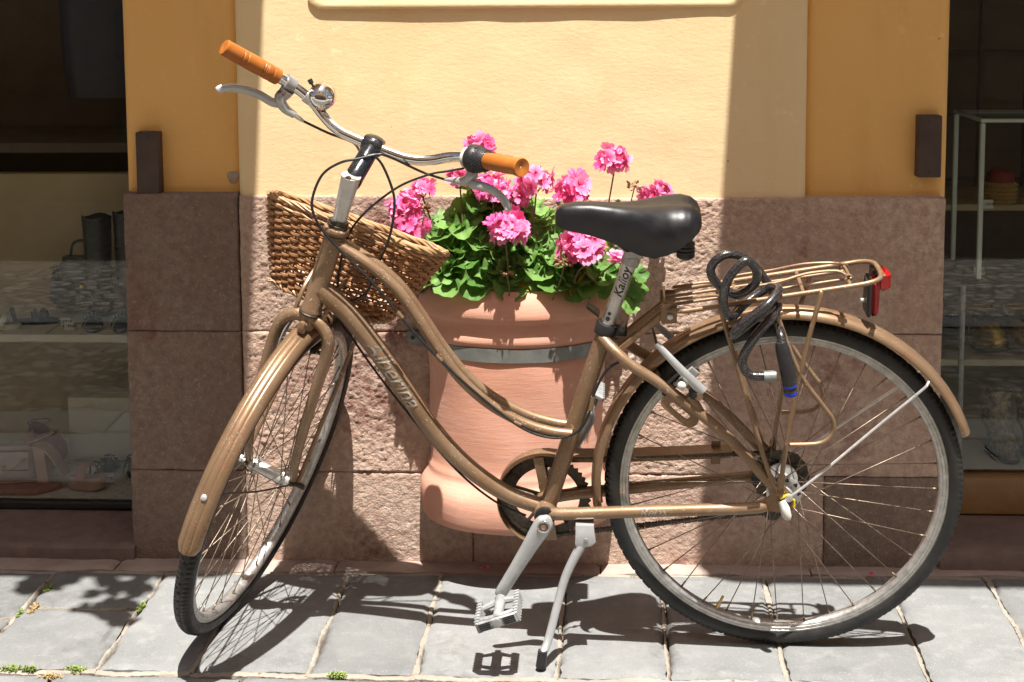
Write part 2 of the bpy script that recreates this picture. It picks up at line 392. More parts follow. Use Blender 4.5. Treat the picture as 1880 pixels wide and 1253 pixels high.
def mk_opp():
    t = NT('opposite_stone_wall').world()
    mp = t.n('ShaderNodeMapping'); mp.inputs['Rotation'].default_value = (R(90), 0, 0); t.l(t.co, mp.inputs['Vector'])
    br = t.n('ShaderNodeTexBrick'); t.l(mp.outputs[0], br.inputs['Vector']); br.inputs['Scale'].default_value = 1
    br.inputs['Brick Width'].default_value = .62; br.inputs['Row Height'].default_value = .29; br.inputs['Mortar Size'].default_value = .012
    br.inputs['Color1'].default_value = (.36, .29, .23, 1); br.inputs['Color2'].default_value = (.28, .22, .175, 1); br.inputs['Mortar'].default_value = (.12, .09, .07, 1)
    c = t.mix(t.ramp(t.noise(4, 5), .3, .7, 0, .4), br.outputs['Color'], (.20, .16, .13))
    return t.set(c, .9, 0, t.bump(br.outputs['Fac'], -.6, .02))
M['opp'] = mk_opp()
M['bounce_storey'] = simple('pale_bounce_wall', (.82, .74, .60), (.78, .69, .55), .9, 0, 3, .3, 40)  # pale tone chosen so the unseen upper storey bounces fill light
M['joint_soil'] = simple('joint_soil', (.075, .055, .04), (.11, .085, .065), .95, 0, 40, .8, 150, .004)
def mk_glass():
    t = NT('shop_window_glass'); t.t.nodes.remove(t.b)
    fr = t.n('ShaderNodeFresnel'); fr.inputs[0].default_value = 1.52
    tr = t.n('ShaderNodeBsdfTransparent'); tr.inputs[0].default_value = (.93, .95, .94, 1)
    gl = t.n('ShaderNodeBsdfGlossy'); gl.inputs['Roughness'].default_value = 0.0; gl.inputs['Color'].default_value = (.95, .97, 1, 1)
    mx = t.n('ShaderNodeMixShader'); t.l(t.math('MULTIPLY', fr.outputs[0], .58), mx.inputs[0]); t.l(tr.outputs[0], mx.inputs[1]); t.l(gl.outputs[0], mx.inputs[2])
    t.l(mx.outputs[0], t.out.inputs[0]); return t.m
M['glass'] = mk_glass()
M['acrylic'] = simple('acrylic_edge', (.78, .86, .84), (.70, .80, .78), .12, 0, 30, Coat_Weight=.5)
M['cream'] = simple('cream_display_board', (.74, .69, .58), (.68, .63, .52), .5, 0, 8)
M['white'] = simple('white_gloss_board', (.82, .81, .77), (.78, .77, .73), .3, 0, 8)
M['beige'] = simple('beige_panel', (.56, .46, .30), (.50, .40, .25), .6, 0, 6)
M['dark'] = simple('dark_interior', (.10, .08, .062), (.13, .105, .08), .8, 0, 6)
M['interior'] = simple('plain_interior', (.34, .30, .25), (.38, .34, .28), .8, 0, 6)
M['wood'] = simple('varnished_wood', (.30, .165, .06), (.22, .115, .04), .4, 0, 14, .15, 60)
M['nude'] = simple('nude_leather', (.60, .38, .31), (.53, .33, .26), .45, 0, 30, .1, 500)
M['pink_l'] = simple('dusty_pink_leather', (.50, .26, .21), (.43, .21, .17), .5, 0, 30, .1, 500)
M['rose_l'] = simple('pale_rose_leather', (.62, .47, .45), (.55, .40, .38), .45, 0, 30, .1, 500)
M['blk_l'] = simple('black_leather', (.02, .02, .021), (.03, .03, .03), .35, 0, 30, .1, 500)
M['grn_l'] = simple('dark_green_leather', (.016, .045, .035), (.022, .06, .045), .4, 0, 25, .15, 300)
M['navy_l'] = simple('navy_leather', (.03, .045, .085), (.04, .055, .10), .4, 0, 30)
M['gold_l'] = simple('gold_leather', (.55, .36, .09), (.44, .27, .06), .28, .7, 30, .2, 200)
M['snake'] = simple('snakeskin_leather', (.46, .38, .26), (.05, .04, .028), .45, 0, 75, .2, 300)
M['straw'] = simple('straw', (.58, .42, .18), (.46, .32, .12), .7, 0, 90, .4, 200)
M['red_l'] = simple('red_cloth', (.30, .05, .035), (.22, .035, .03), .7, 0, 40)
M['paper'] = simple('white_card', (.78, .77, .72), (.74, .73, .68), .7)
M['awning'] = simple('awning_canvas', (.62, .56, .44), (.56, .50, .39), .8, 0, 20, .3, 300)
M['gem'] = simple('rhinestone', (.85, .85, .88), (.75, .75, .8), .08, .9, 50)
M['weed'] = simple('weed_leaf', (.16, .25, .05), (.26, .30, .08), .7, 0, 80, rnd=.2)
M['weed_dry'] = simple('dry_weed', (.42, .33, .16), (.36, .24, .12), .8, 0, 80)
M['vine'] = simple('vine_leaf', (.05, .13, .03), (.09, .18, .05), .5, 0, 40)
M['roof'] = simple('upper_plaster', (.66, .48, .25), (.60, .42, .20), .9, 0, 3, .3, 60)
# ------------------------------------------------------------------ ground
rng = random.Random(7)
g = MB()
g.add([(-40, -40, -.035), (40, -40, -.035), (40, 40, -.035), (-40, 40, -.035)], [(0, 1, 2, 3)])
tag(g.build('ground', M['cobble'], smooth=False), 'cobbled town street ground', kind='structure')
g = MB()
g.add([(-9, -3.05, -.012), (9, -3.05, -.012), (9, 1.05, -.012), (-9, 1.05, -.012)], [(0, 1, 2, 3)])
tag(g.build('street', M['cobble'], smooth=False), 'cobbled street in front of the shops', kind='structure')
g = MB()
g.add([(-9, 1.05, -.013), (9, 1.05, -.013), (9, 2.40, -.013), (-9, 2.40, -.013)], [(0, 1, 2, 3)])
tag(g.build('roadway', M['cobble_dark'], smooth=False), 'dark cobbled lane beside the pavement', kind='structure')
pave = empty('pavement'); tag(pave, 'pavement of large grey stone slabs with pale mortar joints', kind='structure')
def grid_block(nu, nv, P, H, D, edge):
    """top grid from P(u,v)->Vector (u,v in 0..1), height H array, back side direction D (Vector), edge rounding."""
    vs_ = []; fs = []
    for j in range(nv+1):
        for i in range(nu+1):
            vs_.append(P(i/nu, j/nv, H[j, i]))
    idx = lambda i, j: j*(nu+1)+i
    for j in range(nv):
        for i in range(nu): fs.append((idx(i, j), idx(i+1, j), idx(i+1, j+1), idx(i, j+1)))
    ring = [idx(i, 0) for i in range(nu)]+[idx(nu, j) for j in range(nv)]+[idx(i, nv) for i in range(nu, 0, -1)]+[idx(0, j) for j in range(nv, 0, -1)]
    o = len(vs_); vs_ += [Vector(vs_[k])+D for k in ring]; n = len(ring)
    for k in range(n):
        k2 = (k+1) % n; fs.append((ring[k2], ring[k], o+k, o+k2))
    return vs_, fs
def edge_fall(nu, nv, lu, lv, r):
    u = np.linspace(0, lu, nu+1)[None, :]; v = np.linspace(0, lv, nv+1)[:, None]
    d = np.minimum(np.minimum(u, lu-u)+0*v, np.minimum(v, lv-v)+0*u)
    t = np.clip(1-d/r, 0, 1); return 1-np.sqrt(np.clip(1-t*t, 0, 1))
def slab(c0, c1, c2, c3, seed):
    """quad corners (near-left, near-right, far-right, far-left)"""
    c = [Vector((p[0], p[1], 0)) for p in (c0, c1, c2, c3)]
    lu = (c[1]-c[0]).length; lv = (c[3]-c[0]).length
    nu = max(6, int(lu/.011)); nv = max(6, int(lv/.011))
    U, W_ = np.meshgrid(np.linspace(0, lu, nu+1), np.linspace(0, lv, nv+1))
    H = .0022*vnoise(U*6+seed*3.1, W_*6, seed)+.0012*vnoise(U*25, W_*25+seed, seed+5)
    fall = edge_fall(nu, nv, lu, lv, .008)
    H = H-fall*(.005+.008*np.clip(vnoise(U*14, W_*14+seed*7, seed+9), 0, 1))
    jit = lambda a, s_: .0012*math.sin(a*11+s_*2.3)+.0012*math.sin(a*47+s_*5.1)+.0008*math.sin(a*131+s_)
    def P(u, v, h):
        p = lerp(lerp(c[0], c[1], u), lerp(c[3], c[2], u), v)
        ex = jit(v*lv*3, seed)*(1 if u < .5 else -1)*max(0, 1-min(u, 1-u)*nu/2.0)
        ey = jit(u*lu*3, seed+3)*(1 if v < .5 else -1)*max(0, 1-min(v, 1-v)*nv/2.0)
        return Vector((p.x+ex, p.y+ey, h))
    vs_, fs = grid_block(nu, nv, P, H, Vector((0, 0, -.03)), .005)
    m = MB(); m.v = [tuple(p) for p in vs_]; m.f = fs
    return m.build('paving_slab', M['slab'], pave, ang=60)
JA = [-2.35, -2.02, -1.62, -1.238, -.990, -.806, -.578, -.371, -.098, .115, .338, .606, .826, 1.09, 1.37, 1.66, 2.0, 2.35]
GAP = .0052
yb = lambda x: 2.618+.020*(x+.5)        # front joint of the first row
yk = lambda x: 3.082+.036*(x+1.0)       # back edge next to kerb strip
sk = lambda x: .012*x                   # joints lean a hair
k = 0
for i in range(len(JA)-1):
    a, b = JA[i]+GAP*rng.uniform(.75, 1.25), JA[i+1]-GAP*rng.uniform(.75, 1.25)
    ya, yc = yb((a+b)/2)+.008, yk((a+b)/2)-.006
    cuts = [ya, yc]
    if abs(JA[i]+1.238) < .01: cuts = [ya, 2.885, yc]
    if abs(JA[i]+1.62) < .01: cuts = [ya, 2.83, yc]
    if i in (0, 13, 15): cuts = [ya, 2.8, yc]
    for q in range(len(cuts)-1):
        y0, y1 = cuts[q]+(.004 if q else 0), cuts[q+1]-(.004 if q+2 < len(cuts) else 0)
        k += 1; slab((a, y0), (b, y0+.004), (b+sk(b), y1), (a+sk(a), y1), k)
for row, (y0, y1) in enumerate(((2.41, 2.603), (1.06, 1.22))):
    x = -2.35+row*.1
    JB = [-2.35, -1.9, -1.47, -1.067, -.70, -.335, .02, .30, .71, .98, 1.35, 1.8, 2.35] if row == 0 else [-2.35, -1.7, -1.2, -.85, -.42, .1, .52, .9, 1.3, 1.7, 2.35]
    for a, b in zip(JB[:-1], JB[1:]):
        k += 1; f0 = .020*((a+b)/2+.5)
        slab((a+GAP*.8, y0+f0), (b-GAP*.8, y0+f0), (b-GAP*.8, y1+f0), (a+GAP*.8, y1+f0), k)
nu, nv = 300, 110
U, W_ = np.meshgrid(np.linspace(-2.4, 2.4, nu+1), np.linspace(2.39, 3.17, nv+1))
H = -.0190+.005*vnoise(U*16, W_*16, 3)
m = MB(); vs_, fs = grid_block(nu, nv, lambda u, v, h: Vector((-2.4+4.8*u, 2.39+.78*v, h)), H, Vector((0, 0, -.02)), 0)
m.v = [tuple(p) for p in vs_]; m.f = fs; m.build('joint_bed', M['joint_soil'], pave)
def mortar_strip(p0, p1, hw0, hw1, seed):
    p0, p1 = Vector((*p0, 0)), Vector((*p1, 0)); d = (p1-p0); L_ = d.length; d.normalize(); nx = Vector((d.y, -d.x, 0)); n = max(8, int(L_/.007)); r0 = random.Random(seed); rings = []
    for i in range(n+1):
        c = p0+d*(L_*i/n); a = hw0+.0016*math.sin(i*.31+seed)+r0.uniform(-.0009, .0009); b = hw1+.0018*math.sin(i*.23+seed*2)+r0.uniform(-.0012, .0012); z = -.0035+.0022*math.sin(i*.19+seed*1.7)+r0.uniform(-.0009, .0009)
        rings.append([c-nx*a+Vector((0, 0, -.02)), c-nx*a+Vector((0, 0, z)), c+nx*((b-a)/2)+Vector((0, 0, z+.0012)), c+nx*b+Vector((0, 0, z-.002)), c+nx*b+Vector((0, 0, -.02))])
    MB().loft(rings, closed=False).build('mortar_joint', M['mortar'], pave, ang=60)
for i, J in enumerate(JA[1:-1]):
    mortar_strip((J, yb(J)-.002), (J+sk(J), yk(J)), GAP*1.15, GAP*(.35, .8, .55, .2, .9)[i % 5], i+1)
for i, (a, b) in enumerate(zip(JA[:-1], JA[1:])):
    mortar_strip((a, yb(a)-.002), (b, yb(b)-.002), .0075, .0055, i+31)
mortar_strip((-1.23, 2.883), (-1.0, 2.889), .004, .002, 71); mortar_strip((-1.61, 2.827), (-1.245, 2.832), .004, .002, 72)
for i, (a, b) in enumerate(zip(JA[:-1], JA[1:])): mortar_strip((a, yk(a)-.003), (b, yk(b)-.003), .006, .005, i+51)
# kerb strip along the wall
FA = R(1.2)
def fac(x, y, z): return Vector((x*math.cos(FA)-y*math.sin(FA), 3.165+x*math.sin(FA)+y*math.cos(FA), z))
JK = [-2.35, -1.9, -1.12, -.62, -.02, .45, .93, 1.6, 2.35]
for i, (a, b) in enumerate(zip(JK[:-1], JK[1:])):
    n_u = int((b-a)/.012); n_v = 9
    U, W_ = np.meshgrid(np.linspace(a, b, n_u+1), np.linspace(0, .1, n_v+1))
    H = .004+.004*vnoise(U*9, W_*9+i, 20+i)+.003*vnoise(U*40, W_*40, 31+i)-.005*edge_fall(n_u, n_v, b-a, .1, .006)
    def P(u, v, h, a=a, b=b):
        x = lerp(a+.0015, b-.0015, u); yy0 = yk(x)+.002+.003*math.sin(x*31); return Vector((x, lerp(yy0, fac(x, .03, 0).y, v), h))
    vs_, fs = grid_block(n_u, n_v, P, H, Vector((0, 0, -.03)), 0)
    m = MB(); m.v = [tuple(p) for p in vs_]; m.f = fs; m.build('kerb_stone', M['kerb'], pave)

# ------------------------------------------------------------------ facade
FM = Matrix.Translation((0, 3.165, 0)) @ Matrix.Rotation(FA, 4, 'Z')
bld = empty('shop_building', mat=FM)
tag(bld, 'yellow plastered building with a rough reddish stone plinth and two shop windows', 'building')
def stone_block(name, x0, x1, z0, z1, y0, depth, seed, amp=1.0, res=.0032, parent=bld, mat=None):
    lu, lv = x1-x0, z1-z0; nu = max(4, int(lu/res)); nv = max(4, int(lv/res))
    U, W_ = np.meshgrid(np.linspace(x0, x1, nu+1), np.linspace(z0, z1, nv+1))
    H = .0040*vnoise(U*9, W_*9, seed)+.0014*vnoise(U*55, W_*60, seed+1)+.0018*vnoise(U*140, W_*170, seed+2)+.0034*vnoise(U*250, W_*280, seed+3)
    H = H*amp-edge_fall(nu, nv, lu, lv, .005)*(.0025+.010*np.clip(vnoise(U*20, W_*20, seed+4), 0, 1))
    P = lambda u, v, h: Vector((lerp(x0, x1, u), y0-h, lerp(z0, z1, v)))
    vs_, fs = grid_block(nu, nv, P, H, Vector((0, depth, 0)), 0)
    m = MB(); m.v = [tuple(p) for p in vs_]; m.f = fs
    return m.build(name, mat or M['stone'], parent, ang=80)
g_ = .0005
for (x0, x1, z0, z1, am) in (
        (-1.092, -.832, .538, .852, .45), (-.829, -.24, .538, .848, 1.0), (-.24, .734, .538, .843, .95),
        (-1.094, -.832, .213, .538, .45), (-.829, -.16, .213, .538, 1.0), (-.16, .733, .213, .538, .9),
        (-1.096, -.832, -.02, .213, .45), (-.829, -.31, -.02, .213, .6), (-.31, .480, -.02, .213, .6), (.480, .733, -.02, .213, .45)):
    k += 1; stone_block('stone_block', x0+g_, x1-g_, z0+g_, z1-g_, 0, .24, k, am, mat=M['stone_shaded_red'] if (x1 < -.8 or x0 > .4) else M['stone'])
m = MB().box((-.18, .13, .41), (1.80, .2, .84)); m.build('mortar_core', M['mortar'], bld, smooth=False)
# plaster panels (front face at y)
def panel(name, x0, x1, z0, z1, y0, mat, depth=.2, nx=60, nz=40, amp=.004, seed=1):
    U, W_ = np.meshgrid(np.linspace(x0, x1, nx+1), np.linspace(z0, z1, nz+1))
    H = amp*vnoise(U*4, W_*4, seed)+amp*.4*vnoise(U*14, W_*14, seed+1)-.006*edge_fall(nx, nz, x1-x0, z1-z0, .006)
    vs_, fs = grid_block(nx, nz, lambda u, v, h: Vector((lerp(x0, x1, u), y0-h, lerp(z0, z1, v))), H, Vector((0, depth, 0)), 0)
    m = MB(); m.v = [tuple(p) for p in vs_]; m.f = fs; return m.build(name, mat, bld, ang=70)
panel('plaster_panel', -.829, .430, .820, 3.0, .010, M['plaster'], .22, 120, 160)
panel('plaster_pier', -1.090, -.831, .820, 3.0, .036, M['plaster_side'], .2, 26, 160, .003, 5)
panel('plaster_pier', .432, .741, .820, 3.0, .036, M['plaster_side'], .2, 26, 160, .003, 9)
# raised moulding with a rounded corner
m = MB(); prof = []
x0, z0, x1, z1, r_ = -.664, 1.262, .290, 2.75, .03
for cx, cz, a in ((x1-r_, z1-r_, 0), (x0+r_, z1-r_, 90), (x0+r_, z0+r_, 180), (x1-r_, z0+r_, 270)):
    for q in range(7): prof.append((cx+r_*math.cos(R(a+15*q)), cz+r_*math.sin(R(a+15*q))))
rings = []
for y, ins in ((.012, 0), (.004, .0), (.0015, .004), (.0015, .012), (.006, .02)):
    ring = []
    for (px, pz) in prof:
        cx, cz = (x0+x1)/2, (z0+z1)/2
        sx = (abs(px-cx)-ins)/abs(px-cx); sz = (abs(pz-cz)-ins)/abs(pz-cz)
        ring.append(Vector((cx+(px-cx)*sx, y, cz+(pz-cz)*sz)))
    rings.append(ring[::-1])
m.loft(rings, caps=False); n = len(prof); m.f.append(tuple(range(4*n, 5*n)))
m.build('raised_panel', M['plaster'], bld, ang=50)
# iron pins, bare patch
for (x0, x1, z0, z1) in ((-1.060, -1.008, .850, .990), (.672, .723, .888, 1.024)):
    m = MB().bbox(((x0+x1)/2, .022, (z0+z1)/2), (x1-x0, .034, z1-z0), .002)
    for zz in (z0+.012, z1-.012): m.lathe([(.003, 0), (.003, .002), (.001, .003)], ((x0+x1)/2, .005, zz), (0, -1, 0), 8)
    m.build('iron_pin', M['iron'], bld, ang=30)
m = MB(); ring = [Vector((-.848+.013*math.cos(a)*(1+.25*math.sin(3*a)), .034, .884+.017*math.sin(a)*(1+.2*math.cos(2*a)))) for a in [2*math.pi*q/24 for q in range(24)]]
m.loft([[p+Vector((0, .006, 0)) for p in ring], ring, [Vector((-.848, .0325, .884)).lerp(p, .85)-Vector((0, .0008, 0)) for p in ring]])
m.build('bare_patch', M['patch'], bld)
# lintels and storey above
for (x0, x1) in ((-3.2, -1.09), (.741, 3.2)):
    panel('lintel', x0, x1, 2.32, 3.0, .036, M['plaster_side'], .3, 30, 20, .003, 11)
panel('outer_pier', -3.9, -3.2, -.02, 3.0, .02, M['plaster_side'], .3, 20, 60, .003, 13)
panel('outer_pier', 3.2, 3.9, -.02, 3.0, .02, M['plaster_side'], .3, 20, 60, .003, 15)
panel('upper_wall', -3.9, 3.9, 3.003, 7.6, .02, M['roof'], .5, 40, 30, .004, 17)
# ------------------------------------------------------------------ shop windows
def shop(x0, x1, sillz, floorz, wood):
    win = empty('shop_window', parent=bld)
    yg = .205
    U, W_ = np.meshgrid(np.linspace(x0, x1, 120), np.linspace(0, .25, 22))
    H = .003*vnoise(U*8, W_*8, 41)+.002*vnoise(U*40, W_*40, 42)
    vs_, fs = grid_block(119, 21, lambda u, v, h: Vector((lerp(x0, x1, u), -.012+v*.25, sillz-.006*(1-v)+h-.012*max(0, 1-v*21/1.2)*.5)), H, Vector((0, 0, -sillz-.01)), 0)
    m = MB(); m.v = [tuple(p) for p in vs_]; m.f = fs; m.build('window_sill', M['sill'], win)
    if wood: MB().bbox(((x0+x1)/2, yg, (sillz+floorz)/2), (x1-x0, .05, floorz-sillz), .004).build('base_rail', M['wood'], win)
    else: MB().bbox(((x0+x1)/2, yg+.004, (sillz+floorz)/2+.002), (x1-x0, .03, max(.012, floorz-sillz-.002)), .002).build('base_rail', M['black'], win)
    zt = 2.32
    MB().box(((x0+x1)/2, yg, (floorz+zt)/2+.004), (x1-x0, .006, zt-floorz-.008)).build('window_glass', M['glass'], win, smooth=False)
    yb_, yf = 1.45, .236
    m = MB().box(((x0+x1)/2, (yb_+yf)/2, floorz-.012), (x1-x0, yb_-yf, .02)); m.build('display_floor', M['white' if not wood else 'cream'], win, smooth=False)
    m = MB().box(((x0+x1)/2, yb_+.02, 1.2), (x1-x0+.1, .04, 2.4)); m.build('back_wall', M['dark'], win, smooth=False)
    for xx in (x0+.01, x1-.01):
        m = MB().box((xx+(-.03 if xx < (x0+x1)/2 else .03), (yb_+yf)/2, 1.2), (.04, yb_-yf, 2.36)); m.build('side_wall', M['interior'], win, smooth=False)
    m = MB().box(((x0+x1)/2, (yb_+yf)/2, 2.36), (x1-x0+.1, yb_-yf, .04)); m.build('shop_ceiling', M['interior'], win, smooth=False)
    return win
winL = shop(-3.2, -1.09, .042, .060, False)
winR = shop(.738, 3.2, .060, .155, True)
# display furniture in the windows (facade coordinates)
def shelf(name, win, x0, x1, y0, y1, z, th, mat):
    return MB().bbox(((x0+x1)/2, (y0+y1)/2, z-th/2), (x1-x0, y1-y0, th), .002).build(name, mat, win)
shelf('display_shelf', winL, -3.1, -1.13, .36, .72, .440, .022, M['cream'])
for a in (-1.78, -1.42): shelf('shelf_seam', winL, a, a+.003, .359, .72, .4405, .004, M['beige'])
shelf('back_panel', winL, -3.1, -1.13, .74, .78, .800, .80, M['beige'])
shelf('riser_box', winL, -1.42, -1.14, .50, .66, .235, .172, M['cream'])
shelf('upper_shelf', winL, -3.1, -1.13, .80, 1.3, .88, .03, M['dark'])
shelf('display_shelf', winR, .80, 3.1, .50, .95, .352, .018, M['cream'])
shelf('display_shelf', winR, .80, 3.1, .62, .95, .735, .018, M['beige'])
for xx in (.905, .962):
    pass
# ------------------------------------------------------------------ opposite building behind the camera, reflected in the panes
opp = empty('opposite_building', (0, -2.05, 0)); tag(opp, 'shaded stone house across the narrow street', 'building')
MB().box((0, -.4, 1.15), (14, .8, 2.5)).build('wall', M['opp'], opp, smooth=False)
MB().box((0, -.42, 4.45), (14, .8, 4.1)).build('upper_storey', M['bounce_storey'], opp, smooth=False)
for xx in (-3.3, 1.6):
    MB().box((xx, -.03, 1.1), (1.0, .1, 2.2)).build('door', M['wood'], opp, smooth=False)
for xx in (-5, -1.0, 3.6):
    f = MB().box((xx, -.03, 4.4), (.9, .1, 1.4)); wo = f.build('window', M['white_pl'], opp, smooth=False)
    MB().box((xx, .025, 4.4), (.74, .03, 1.2)).build('pane', M['black_gloss'], wo, smooth=False)
# ------------------------------------------------------------------ awnings above the shop windows (out of the frame, they shade both sides)
def awning(x0, x1, zt, zo, D, rin, inner, label):
    aw = empty('shop_awning', mat=FM); tag(aw, label, 'awning', 'awnings over the shop windows')
    # canvas sheet with rounded outer corner on the inner side
    pts = []
    for q in range(9):
        a = R(90*q/8); pts.append((rin*(1-math.sin(a)), D-rin*(1-math.cos(a)) if False else D-rin+rin*math.cos(R(90)-a)))
    outline = []
    sgn = 1 if inner == x1 else -1
    other = x0 if inner == x1 else x1
    outline.append((inner, 0.0))
    for q in range(9):
        a = R(90*q/8); outline.append((inner-sgn*(rin-rin*math.cos(a)), D-rin+rin*math.sin(a)))
    outline.append((other, D)); outline.append((other, 0))
    zf = lambda d: lerp(zt, zo, d/D)
    top = [Vector((px, -d, zf(d))) for px, d in outline]; bot = [p-Vector((0, 0, .012)) for p in top]
    m = MB(); n = len(top); m.v = [tuple(p) for p in top+bot]
    m.f = [tuple(range(n)), tuple(range(2*n-1, n-1, -1))]+[(i, n+i, n+(i+1) % n, (i+1) % n) for i in range(n)]
    m.build('canvas', M['awning'], aw, smooth=False)
    MB().tube([(x0, .0, zt+.03), (x1, .0, zt+.03)], .035, 12).build('roller', M['white_pl'], aw)
    MB().tube([(lerp(inner, other, .1), -D+.01, zo-.02), (other, -D+.01, zo-.02)], .014, 10).build('front_bar', M['white_pl'], aw)
    for t in (.12, .9):
        MB().tube([(lerp(inner, other, t), 0, zt-.25), (lerp(inner, other, t), -D*.5, zo-.07), (lerp(inner, other, t), -D+.02, zo-.03)], .01, 8).build('folding_arm', M['white_pl'], aw)
AWL = (-.675, 2.75, 2.52, .855); AWR = (.362, 2.75, 2.52, .845)
awning(-3.3, AWL[0], AWL[1], AWL[2], AWL[3], .06, AWL[0], 'cream canvas awning above the window with the pink leather goods')
awning(AWR[0], 3.3, AWR[1], AWR[2], AWR[3], .10, AWR[0], 'cream canvas awning above the window with snakeskin boots')
# ------------------------------------------------------------------ bicycle: local x forward, y to its own left, z up in the frame plane
_a, _l = R(-.26), R(8.16)
BU = Vector((-math.cos(_a), -math.sin(_a), 0)); _w0 = Vector((math.sin(_a), -math.cos(_a), 0))
BV = Vector((0, 0, math.cos(_l)))+_w0*math.sin(_l); BW = _w0*math.cos(_l)-Vector((0, 0, math.sin(_l)))
BM = frame_mat((.3352, 2.798, .0015), BU, BW, BV)
bike = empty('bicycle', mat=BM)
tag(bike, 'bronze step-through bicycle with wicker basket leaning on its kickstand', 'bicycle')
HUB = Vector((0, 0, .345)); BB = Vector((.461, 0, .286))
# steering frame (bars turned about 102 degrees to the right)
SA = Vector((.9135, 0, .686)); SS = Vector((-.058, 0, .166)).normalized()
_q = Quaternion(SS, R(-101.9)); SF = _q @ Vector((SS.z, 0, -SS.x)); SL = _q @ Vector((0, 1, 0))
def S(f, l, s): return SA+SF*f+SL*l+SS*s
FHUB = S(.0669, 0, -.3845)
def bpart(name): return empty(name, parent=bike)

# ---- wheels
RT, RR, TW = .345, .317, .0185
def make_wheel(name, C, ax, fx, up, rear):
    """C hub centre, ax axle towards bike's left, fx forward, up"""
    W = empty(name, parent=bike, mat=frame_mat(C, fx, ax, up))     # wheel local: x fwd, y axle, z up
    # tyre: profile (r,y)
    na = 510; prof = []
    K = 18
    for q in range(K+1):
        a = R(-128+256*q/K); prof.append((RT-TW+TW*math.cos(a)*1.0, TW*math.sin(a), abs(-128+256*q/K)))
    m = MB(); rings = []
    for i in range(na):
        th = 2*math.pi*i/na; ring = []
        for q, (r_, y, aa) in enumerate(prof):
            d = 0.0
            if aa < 70:
                ph = (i + (1.2*abs(y)/TW*3)) % 5
                if aa > 44: d = -.0040 if (i % 3) == 0 else 0
                elif aa > 16: d = -.0034 if ((i+1+(y > 0)) % 3) == 0 else 0
                else: d = -.0026 if (i % 6 == 0 or q == K//2-1) else 0
            if 70 <= aa < 76: d = -.0012
            if 104 < aa < 108: d = .0006
            rr_ = r_+d; ring.append(Vector((rr_*math.cos(th), y, rr_*math.sin(th))))
        rings.append(ring)
    m.loft(rings, closed=False, loop=True); m.build('tyre', M['rubber'], W, ang=30)
    # rim
    hw = .0122
    prof = [(RR+.001, -hw+.0025), (RR+.001, -hw), (RR-.006, -hw-.0002), (RR-.0066, -hw+.0007), (RR-.0076, -hw-.0002), (RR-.0125, -hw+.0001), (RR-.0130, -hw+.0009), (RR-.0138, -hw+.0003), (RR-.017, -hw+.0022), (RR-.0195, -hw+.006), (RR-.020, 0)]
    prof = prof+[(r_, -y) for r_, y in prof[-2::-1]]
    MB().lathe(prof+[(RR-.004, hw-.002), (RR-.004, -hw+.002), prof[0]], (0, 0, 0), (0, 1, 0), 120, caps=False).build('rim', M['rim'], W, ang=35)
    # hub
    o_l, fl = (.058, .033) if rear else (.045, .030)
    m = MB()
    if rear:
        m.lathe([(.006, -.07), (.006, -.062), (.016, -.06), (.016, -.03), (.033, -.028), (.033, -.024), (.017, -.02), (.016, .02), (.020, .026), (.034, .029), (.034, .033), (.020, .0345), (.014, .045), (.010, .055), (.006, .06), (.006, .07)], (0, 0, 0), (0, 1, 0), 28)
    else:
        m.lathe([(.005, -.06), (.005, -.05), (.011, -.045), (.012, -.036), (.021, -.033), (.021, -.029), (.014, -.024), (.012, -.008), (.012, .008), (.014, .024), (.021, .029), (.021, .033), (.012, .036), (.011, .045), (.005, .05), (.005, .06)], (0, 0, 0), (0, 1, 0), 24)
    m.build('hub', M['alu'], W)
    m = MB(); rfl = .030 if rear else .0185
    for s_ in (-1, 1):
        for q in range(9): m.lathe([(.0022, 0), (.0022, .0012), (.0005, .0016)], (rfl*math.cos(R(40*q+20*(s_ > 0))), s_*.0334, rfl*math.sin(R(40*q+20*(s_ > 0)))), (0, s_, 0), 6)
    m.build('spoke_head', M['steel_dark'], W)['kind'] = 'stuff'
    # spokes: 36, three-cross
    ends = []
    for q in range(36):
        side = 1 if q % 2 else -1; j = q//2; lead = 1 if j % 2 else -1
        th = 2*math.pi*(q+.5)/36+.09; tf = th+lead*R(52)
        p0 = Vector((rfl*math.cos(tf), side*.031, rfl*math.sin(tf))); p1 = Vector(((RR-.0195)*math.cos(th), side*.002, (RR-.0195)*math.sin(th)))
        ends.append((p0, p1))
    Ls = sum((b-a).length for a, b in ends)/36
    sm = MB(); sm.tube([(0, 0, 0), (0, 0, Ls)], .0011, 5)
    sp = bpy.data.meshes.new('spoke'); sm.tube([(0, 0, Ls-.013), (0, 0, Ls-.001)], [.0019, .0023], 6)
    sp.from_pydata(sm.v, [], sm.f); sp.materials.append(M['spoke'])
    sp.polygons.foreach_set('use_smooth', [True]*len(sp.polygons))
    for a, b in ends: place('spoke', sp, W, align(a, b-a))
    # valve
    tv = R(-66) if rear else R(118)
    d = Vector((math.cos(tv), 0, math.sin(tv)))
    if rear: MB().tube([d*(RR-.019), d*(RR-.034), d*(RR-.035), d*(RR-.048)], [.0042, .0040, .0028, .0026], 10).build('valve', M['brass'], W)
    return W
wr = make_wheel('rear_wheel', HUB, Vector((0, 1, 0)), Vector((1, 0, 0)), Vector((0, 0, 1)), True)
wf = make_wheel('front_wheel', FHUB, SL, SF, SS, False)
